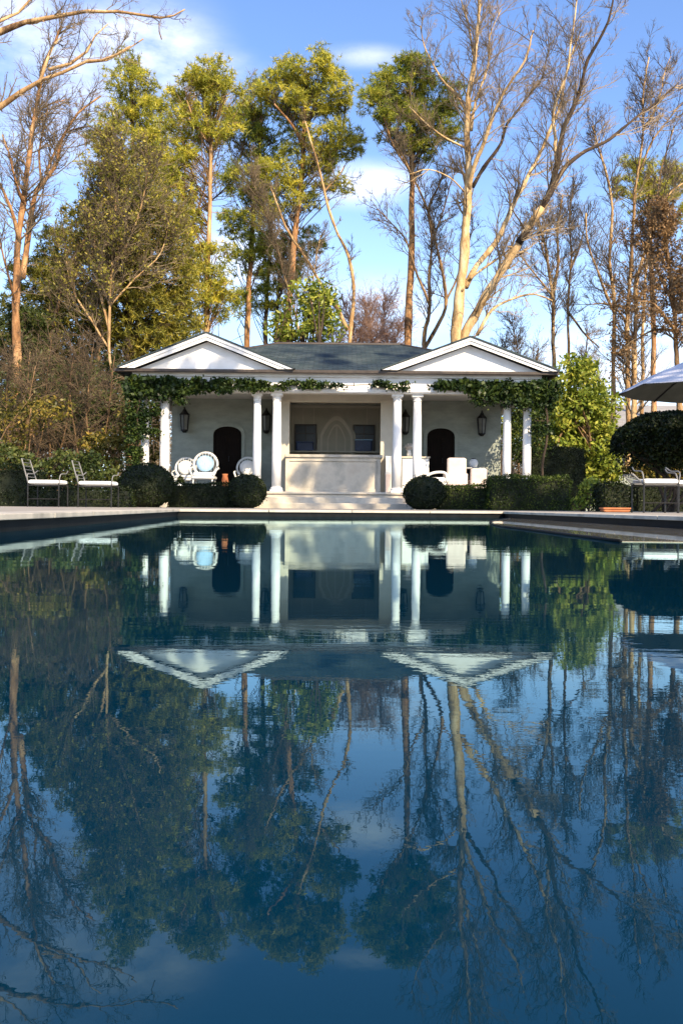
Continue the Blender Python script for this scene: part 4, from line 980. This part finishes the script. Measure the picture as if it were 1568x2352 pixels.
# left leafless tree, nearer
bare_tree('oak_tree','orange lit leafless tree at the left edge with dark second stem',33,[
 ([(36,1165),(38,900),(36,700),(40,560),(52,470),(62,400),(75,300),(88,220),(100,150),(125,95),(140,60)],26,5,0.8),
 ([(50,640,0.4),(62,560,0.6),(80,450,0.8),(100,420,0.9),(130,370,1),(140,320,1),(180,260,1),(230,220,1.2)],16,4,1.1),
 ([(45,560,0),(25,480,-0.6),(0,420,-1),(-30,380,-1.2)],10,4,1),
 ([(55,470,0),(25,370,-0.8),(5,310,-1)],7,3,1),
 ([(95,420,0.9),(90,350,0.6),(100,300,0.4),(110,250,0.2)],6,3,1.2),
 ([(105,400,0.9),(135,330,1.4),(160,300,1.6),(210,290,1.8)],7,3,1),
 ([(75,300,0),(100,250,0.2),(150,230,0.4)],5,2,1.2),
 ([(36,700,0),(10,600,-1),(-10,520,-1.4)],7,3,1),
 ],'pinebark','twig',dens=2.8,l1=2.0,group=BT,up=0.08)
# close tree whose limbs enter from the left
bare_tree('overhanging_tree','near leafless tree outside the left edge whose long limbs reach across the sky',17,[
 ([(-420,1165),(-400,900),(-380,600),(-330,420),(-250,330),(-120,290),(0,248),(50,215),(100,190),(145,172),(200,143),(230,138),(265,125),(300,105)],50,2,0.45),
 ([(-330,420,0),(-220,240,0),(-100,110,0),(0,72),(60,46),(130,38),(200,28),(270,28),(330,36),(368,42),(400,34),(425,20)],26,1.5,0.6),
 ([(88,200,0.05),(105,155,0.2),(125,105,0.4),(140,85,0.5)],9,3,1),
 ([(112,160,0.2),(160,145,0.3),(200,120,0.4),(220,80,0.5),(250,55,0.7)],8,3,1),
 ([(200,143,0),(245,140,0.2),(290,118,0.3),(330,90,0.4)],6,2,1),
 ([(-100,110,0),(-20,60,0.3),(40,30,0.5),(75,-10,0.6)],10,5,1),
 ([(350,39,0),(364,52,0.05),(366,75,0.1),(370,92,0.1)],2.5,0.8,0.6),
 ],'palepine','twig',dens=2.4,l1=1.0,group=None,up=0.07,rtw=0.005,minr=0.009,m2=6,m3=5)
# right side trees
bare_tree('forked_tree','thin leafless tree with forked top right of the right gable',42,[
 ([(1273,1165),(1273,900),(1270,760),(1268,680),(1258,600),(1245,540),(1225,480)],15,4,1),
 ([(1268,690,0),(1282,600,0.4),(1280,520,0.6),(1290,450,0.8)],9,3,1.2),
 ([(1268,680,0),(1235,640,-0.4),(1205,600,-0.8),(1180,570,-1)],6,2,1),
 ([(1262,620,0),(1245,560,0.5),(1262,480,0.8)],5,2,1)],'palepine','twig',dens=3.0,l1=1.8,group=BT)
bare_tree('thin_tree','thin dark and orange leafless stem next to the forked tree at the right',44,[
 ([(1306,1165),(1306,850),(1305,700),(1312,600),(1308,500),(1318,420)],10,3,1),
 ([(1306,720,0),(1345,770,-0.5),(1375,800,-1)],6,3,0.5),
 ([(1310,620,0),(1335,560,0.4),(1345,500,0.6)],5,2,1.2)],'bark','twig',dens=3.0,l1=1.6,group=BT)
bare_tree('tall_tree','tallest leafless tree at the right with many parallel rising stems',40,[
 ([(1408,1165),(1408,900),(1410,720),(1400,600),(1405,480),(1392,400),(1375,340),(1360,290)],14,4,0.8),
 ([(1440,1100,1),(1442,900,1),(1440,740,1),(1450,600,1),(1455,480,1),(1465,400,1),(1475,300,1),(1478,200,1),(1490,130,1)],14,3,1.1),
 ([(1456,1100,-1),(1456,900,-1),(1458,760,-1),(1465,640,-1),(1500,520,-1),(1530,450,-1),(1565,420,-1)],16,4,1),
 ([(1474,1100,2),(1474,900,2),(1478,740,2),(1485,600,2),(1505,480,2),(1520,380,2),(1550,290,2)],11,3,1),
 ([(1465,400,1),(1500,320,0.6),(1540,270,0.4),(1580,220,0.2)],6,2,1.2),
 ([(1475,300,1),(1510,240,1),(1525,170,1),(1540,130,1)],6,2,1.2),
 ([(1410,720,0),(1380,650,-0.5),(1350,560,-0.8),(1345,490,-1)],7,3,1),
 ([(1440,740,1),(1400,700,0.6),(1350,700,0.2)],5,2,1)],'palepine','twig',dens=2.6,l1=2.0,group=BT)
pine_tree('pine_tree','pine with flat olive crown behind the tall trees at the right edge',52,[(1500,1165),(1500,800),(1495,600),(1490,480),(1488,400)],14,8,
 [(1440,410,50,40,14),(1500,400,60,40,18),(1550,420,50,45,14),(1480,460,70,35,18),(1545,480,45,40,12),(1590,400,40,40,8)],'pine_a','pinebark',PT)
bare_tree('withered_oak','brown leaved tree at the right edge still holding its withered leaves',36,[
 ([(1560,1165),(1558,900),(1550,760),(1540,640),(1530,560),(1520,500)],18,5,1.2),
 ([(1550,760,0),(1500,700,-0.5),(1460,690,-1)],8,3,1.5),([(1545,700,0),(1500,600,0.5),(1470,550,0.8)],8,3,1.5),([(1555,720,0),(1610,640,0),(1650,560,0)],10,3,1.5),
 ([(1545,760,0),(1500,760,0.5),(1450,790,0.8)],7,3,1.2)],'bark','twig',dens=3.2,l1=1.8,leafmat='brownleaf',nleaf=11000)
# pinkish bare brush over roof centre, and small leafy tree
bare_tree('bare_thicket','pinkish leafless thicket above the roof between the crooked tree and pine',50,[
 ([(845,1165),(845,860),(850,780),(848,700)],6,2,2),([(870,1100,1),(868,850,1),(875,760,1),(885,690,1)],6,2,2),([(820,1100,0),(822,860,0),(815,780,0),(790,700,0)],6,2,2),([(900,1100,0),(898,860,0),(905,790,0),(920,740,0)],5,2,2),([(775,1100,0),(775,860,0),(765,780,0),(745,710,0)],5,2,2)],
 'redtwig','redtwig',dens=4.5,l1=2.0,m2=8,m3=5,up=0.05)
bare_tree('bare_thicket','grey leafless thicket low behind the right gable slope',50,[
 ([(1190,1165),(1190,860),(1185,790),(1175,740)],6,2,2),([(1150,1100,1),(1150,850,1),(1160,790,1)],5,2,2),([(1230,1100,0),(1230,860,0),(1235,800,0)],5,2,2),([(1340,1100,0),(1340,900,0),(1345,820,0),(1350,760,0)],6,2,2),([(1375,1100,0),(1375,900,0),(1370,840,0)],6,2,2)],
 'bark','twig',dens=3.0,l1=1.8,m2=7,m3=5,up=0.05)
shrub('magnolia_tree','yellow green broadleaved tree above the roof ridge',36,[(690,740,75,50,20),(650,760,35,50,9),(735,700,45,50,11),(700,680,55,40,11),(740,750,40,40,8)],'magnolia','tree',0.24,0.10,70,8,'darkbark_and_shade',None,690,0.08,0.45)
shrub('holly_tree','bright yellow green broadleaved tree right of the porch',29,[(1200,1010,50,60,20,5),(1185,960,40,50,14,6),(1290,1000,55,90,44),(1340,960,60,70,36),(1300,900,50,50,20),(1350,880,45,50,16),(1370,1050,50,70,32),(1330,1100,55,60,30),(1395,1060,35,70,22),(1260,960,45,60,24),(1380,960,40,60,18),(1320,840,22,35,5)],'magnolia','tree',0.19,0.09,150,12,'bark',None,1330,0.07,0.36)
shrub('yellow_shrub','sunlit yellow green shrub seen beneath the clipped evergreen dome',26,[(1480,1075,40,40,26),(1540,1080,40,35,20),(1600,1080,50,40,20)],'yellowleaf','shrub',0.11,0.07,240,8,'bark',None,1490,0.03,0.26)
shrub('low_shrub','light green loose shrub beside the square hedge at the right',17,[(1350,1130,22,32,18),(1330,1150,25,18,10)],'magnolia','shrub',0.09,0.05,360,8,'darkbark_and_shade',None,1345,0.015,0.12)
# left undergrowth
shrub('yellow_shrub','yellow leaved shrub left of the vine covered column',27,[(250,1040,55,50,24),(220,1010,40,40,12),(290,1000,30,60,14),(345,1000,16,80,12)],'yellowleaf','shrub',0.13,0.08,170,9,'bark',None,260,0.03,0.28)
shrub('evergreen_shrub','dark evergreen shrub behind the left garden chairs',24,[(50,1080,70,50,22),(150,1080,70,45,22),(240,1090,50,40,16),(-20,1040,50,60,14)],'evergreen','shrub',0.12,0.07,220,9,'darkbark_and_shade',None,130,0.03,0.32)
shrub('mixed_shrub','olive yellow shrub at the left edge between hedge and cedar',26,[(40,970,70,60,20),(20,1040,60,50,14),(110,940,60,60,14)],'yellowleaf','shrub',0.13,0.07,100,9,'bark',None,40,0.03,0.32)
shrub('tall_shrub','tall dark shrub rising behind the left hedge beside the cedar',31,[(140,960,90,80,36),(230,930,70,80,28),(60,900,70,70,22),(300,900,40,70,14)],'evergreen','shrub',0.15,0.08,100,12,'darkbark_and_shade',None,160,0.05,0.42)
for i,(px,Yt,lab) in enumerate(((205,28,'tangled leafless shrub with pale twigs in front of the cedar'),(110,29,'tangled leafless shrub with pale twigs left of the yellow shrub'),(20,28,'tangled leafless shrub with pale twigs at the very left edge'))):
    h0=[800,780,820][i]
    bare_tree('leafless_shrub',lab,Yt,[([(px,1165),(px+4,1050),(px-6,930),(px+8,h0)],7,2,2),([(px,1150,0),(px-30,1020,0.3),(px-45,900,0.5),(px-40,h0+30,0.6)],5,2,2),([(px,1150,0),(px+35,1010,-0.3),(px+50,900,-0.5),(px+60,h0+20,-0.5)],5,2,2),([(px+10,1150,0),(px+60,1060,0.4),(px+85,960,0.6)],4,2,2)],
     'bark','darktwig',dens=2.6,l1=1.4,m2=6,m3=4,up=-0.02,rtw=0.008,minr=0.014,group='tangled leafless shrubs')
# added unseen evergreen; crown clumps set along sun rays to shade steps and box
def added_shade_tree():
    t = thing('added_shade_tree','added unseen evergreen right of the pool, shaped to shade the entrance steps','tree',(11.0,6.0,GZ))
    S = np.array(sd); cl=[]
    def tgt(x0,x1,y0,y1,z0,z1,n,r):
        for i in range(n):
            p=np.array([RNG.uniform(x0,x1),RNG.uniform(y0,y1),RNG.uniform(z0,z1)]); cl.append((p+S*RNG.uniform(20,24.5),r*RNG.uniform(0.6,1.2)))
    tgt(-1.2,0.75,24.7,24.7,0.55,1.5,14,0.36); tgt(-1.5,1.2,22.4,23.6,0.2,0.4,12,0.34)
    tgt(-5.6,-2.4,21.0,22.0,0.2,0.95,20,0.42); tgt(2.0,4.0,21.0,22.0,0.1,0.75,10,0.36); tgt(4.2,6.8,20.7,21.2,0.0,0.55,12,0.36)
    tgt(-5.2,-2.6,23.5,23.5,3.6,4.1,5,0.34); tgt(-5.3,-2.5,23.6,23.6,3.2,3.5,8,0.3); tgt(-2,3,24,27,3.9,4.9,5,0.35)
    tgt(-9,-5.5,17,20,0.1,1.0,16,0.45); tgt(6.5,9,17.5,19,0.5,2.4,22,0.5); tgt(5.8,7,25,26,0.3,1.8,8,0.4)
    P=[];P0=[];P1=[]
    for c,r in cl:
        n=int(900*r*r*2.2); u=rnd_unit(n)*RNG.uniform(0.15,1,(n,1))**0.6*r; P.append(c+u)
        q=np.array([11.0+RNG.normal()*0.3,6.0+RNG.normal()*0.3,RNG.uniform(7,13)]); P0.append(q);P1.append(c)
    soup('crown',leaves(np.vstack(P),0.15,0.07,0.2),4,'evergreen',t)
    b=MB(); b.tube(resample([(11,6,GZ-0.1),(11.1,6,4),(10.9,6.1,9),(11,6,14.5)],0.6,0.02),0.24,10)
    b.build('trunk','bark',t,smooth=True)
    soup('branches',prisms(np.array(P0),np.array(P1),np.full(len(P0),0.05),np.full(len(P0),0.012)),4,'bark',t)
added_shade_tree()
# far woods
def far_woods():
    P0=[];P1=[];R0=[];R1=[]
    C=[]
    for i in range(330):
        x=RNG.uniform(-95,95); y=RNG.uniform(85,120); h=RNG.uniform(6,13)*(1.0 if x<0 else 0.8)
        P0.append((x,y,0)); P1.append((x+RNG.normal()*0.6,y,h)); R0.append(0.18); R1.append(0.04)
        for k in range(60):
            zz=RNG.uniform(0.12,1)*h; a=RNG.uniform(0,2*PI); l=RNG.uniform(0.8,3.0)
            p=np.array((x,y,zz)); q=p+np.array([math.cos(a)*l,math.sin(a)*l,l*RNG.uniform(0.2,1.0)]); P0.append(p);P1.append(q);R0.append(0.05);R1.append(0.02)
            for s in range(2):
                pp=p+(q-p)*RNG.uniform(0.3,0.9); qq=pp+RNG.normal(size=3)*0.8; P0.append(pp);P1.append(qq);R0.append(0.03);R1.append(0.015)
    o=soup('far_woods',prisms(np.array(P0),np.array(P1),np.array(R0),np.array(R1)),4,'twig'); tag(o,kind='stuff')
far_woods()

# ------------------------------------------------------------------ neighbour house, garden wall
nh = thing('neighbour_house','pale stucco house with grey roof far behind the clipped evergreen','house',(20,52,GZ))
b=MB(); b.box(15.6,34,50,60,GZ-0.1,4.3); b.build('wall','house',nh)
b=MB(); roofslab(b,[(15.2,49.5,4.25),(34.4,49.5,4.25),(34.4,55,6.3),(15.2,55,6.3)],0.12); roofslab(b,[(15.2,60.5,4.25),(34.4,60.5,4.25),(34.4,55,6.3),(15.2,55,6.3)],0.12); b.build('roof','farroof',nh)
b=MB(); b.prism([(15.6,4.2),(15.61,4.2),(15.61,4.21)],50,60)
for k in range(4):
    x0=17+k*4.2
    b=MB(); b.box(x0,x0+1.1,49.93,49.99,1.6,3.2); wi=b.build('window','darkglass',nh)
    b=MB(); b.box(x0-0.1,x0,49.9,50.0,1.5,3.3); b.box(x0+1.1,x0+1.2,49.9,50.0,1.5,3.3); b.box(x0,x0+1.1,49.9,50.0,3.2,3.3); b.box(x0,x0+1.1,49.9,50.0,1.5,1.6); b.box(x0+0.53,x0+0.57,49.91,49.94,1.6,3.2); b.box(x0,x0+1.1,49.912,49.942,2.38,2.42); b.build('window_frame','white',wi)
gw = thing('garden_wall','low whitewashed garden wall behind the bright green tree','wall',(X(1420,31),31,GZ))
b=MB(); b.box(X(1345,31),X(1475,31),31,31.25,GZ-0.1,1.35); b.build('wall_face','wall',gw); b=MB(); b.box(X(1343,31),X(1477,31),30.95,31.3,1.35,1.43); b.build('wall_coping','stone',gw)
# ------------------------------------------------------------------ light
sl = bpy.data.lights.new('sun','SUN'); sl.energy=4.9; sl.angle=math.radians(0.5); sl.color=(1.0,0.81,0.56)
so = bpy.data.objects.new('sun',sl); COL.objects.link(so); so.rotation_euler = sd.to_track_quat('Z','Y').to_euler()
wd = bpy.data.worlds.new('World'); scene.world=wd; wd.use_nodes=True; nt=wd.node_tree; nt.nodes.clear()
out=nt.nodes.new('ShaderNodeOutputWorld'); bg=nt.nodes.new('ShaderNodeBackground'); bg.inputs[1].default_value=0.14
sky=nt.nodes.new('ShaderNodeTexSky'); sky.sky_type='NISHITA'; sky.sun_disc=False; sky.sun_elevation=SUN_EL; sky.sun_rotation=PI-SUN_AZ
sky.air_density=1.0; sky.dust_density=0.9; sky.ozone_density=3.0
tc=nt.nodes.new('ShaderNodeTexCoord')
def blob(px,py,rx,ry,amp):
    v=at(px,py,100)-np.array([0,0,H]); v/=np.linalg.norm(v)
    s=nt.nodes.new('ShaderNodeVectorMath'); s.operation='SUBTRACT'; nt.links.new(tc.outputs['Generated'],s.inputs[0]); s.inputs[1].default_value=tuple(v)
    m=nt.nodes.new('ShaderNodeVectorMath'); m.operation='MULTIPLY'; nt.links.new(s.outputs[0],m.inputs[0]); m.inputs[1].default_value=(1/rx,1/max(rx,ry),1/ry)
    l=nt.nodes.new('ShaderNodeVectorMath'); l.operation='LENGTH'; nt.links.new(m.outputs[0],l.inputs[0])
    r=nt.nodes.new('ShaderNodeMapRange'); r.inputs[1].default_value=0; r.inputs[2].default_value=1; r.inputs[3].default_value=amp; r.inputs[4].default_value=0; r.interpolation_type='SMOOTHSTEP'
    nt.links.new(l.outputs['Value'],r.inputs[0]); return r.outputs[0]
cur=None
for a in ((330,110,0.11,0.05,0.85),(160,90,0.18,0.09,0.55),(430,165,0.10,0.035,0.75),(830,128,0.06,0.014,0.45),(840,425,0.08,0.03,0.7),(540,600,0.12,0.07,0.45),(860,730,0.14,0.06,0.4),(1500,850,0.22,0.07,0.6),(200,330,0.2,0.1,0.35)):
    o_=blob(*a)
    if cur is None: cur=o_
    else:
        mx=nt.nodes.new('ShaderNodeMath'); mx.operation='MAXIMUM'; nt.links.new(cur,mx.inputs[0]); nt.links.new(o_,mx.inputs[1]); cur=mx.outputs[0]
mp=nt.nodes.new('ShaderNodeMapping'); mp.inputs['Scale'].default_value=(1,1,2.4); nt.links.new(tc.outputs['Generated'],mp.inputs[0])
cn_=noise(nt,7,7,mp.outputs[0],0.6)
mr=nt.nodes.new('ShaderNodeMapRange'); nt.links.new(cn_,mr.inputs[0]); mr.inputs[1].default_value=0.32; mr.inputs[2].default_value=0.62
mu=nt.nodes.new('ShaderNodeMath'); mu.operation='MULTIPLY'; nt.links.new(cur,mu.inputs[0]); nt.links.new(mr.outputs[0],mu.inputs[1])
mix=nt.nodes.new('ShaderNodeMix'); mix.data_type='RGBA'; nt.links.new(mu.outputs[0],mix.inputs[0]); hsv=nt.nodes.new('ShaderNodeHueSaturation'); hsv.inputs['Saturation'].default_value=1.10; hsv.inputs['Hue'].default_value=0.508; hsv.inputs['Value'].default_value=1.12; nt.links.new(sky.outputs[0],hsv.inputs['Color']); sx=nt.nodes.new('ShaderNodeSeparateXYZ'); nt.links.new(tc.outputs['Generated'],sx.inputs[0])
hz=nt.nodes.new('ShaderNodeMapRange'); hz.inputs[1].default_value=0.10; hz.inputs[2].default_value=0.40; hz.inputs[3].default_value=0.5; hz.inputs[4].default_value=0.0; hz.interpolation_type='SMOOTHSTEP'; nt.links.new(sx.outputs[2],hz.inputs[0])
mh=nt.nodes.new('ShaderNodeMix'); mh.data_type='RGBA'; nt.links.new(hz.outputs[0],mh.inputs[0]); nt.links.new(hsv.outputs[0],mh.inputs[6]); mh.inputs[7].default_value=(3.9,5.5,7.6,1); nt.links.new(mh.outputs[2],mix.inputs[6]); mix.inputs[7].default_value=(7.5,7.3,7.6,1)
nt.links.new(mix.outputs[2],bg.inputs[0]); nt.links.new(bg.outputs[0],out.inputs[0])
scene.view_settings.view_transform='Standard'; scene.view_settings.look='None'; scene.view_settings.exposure=0.95; scene.view_settings.gamma=1
scene.cycles.max_bounces=6; scene.cycles.diffuse_bounces=2; scene.cycles.glossy_bounces=4; scene.cycles.transmission_bounces=4; scene.cycles.transparent_max_bounces=4
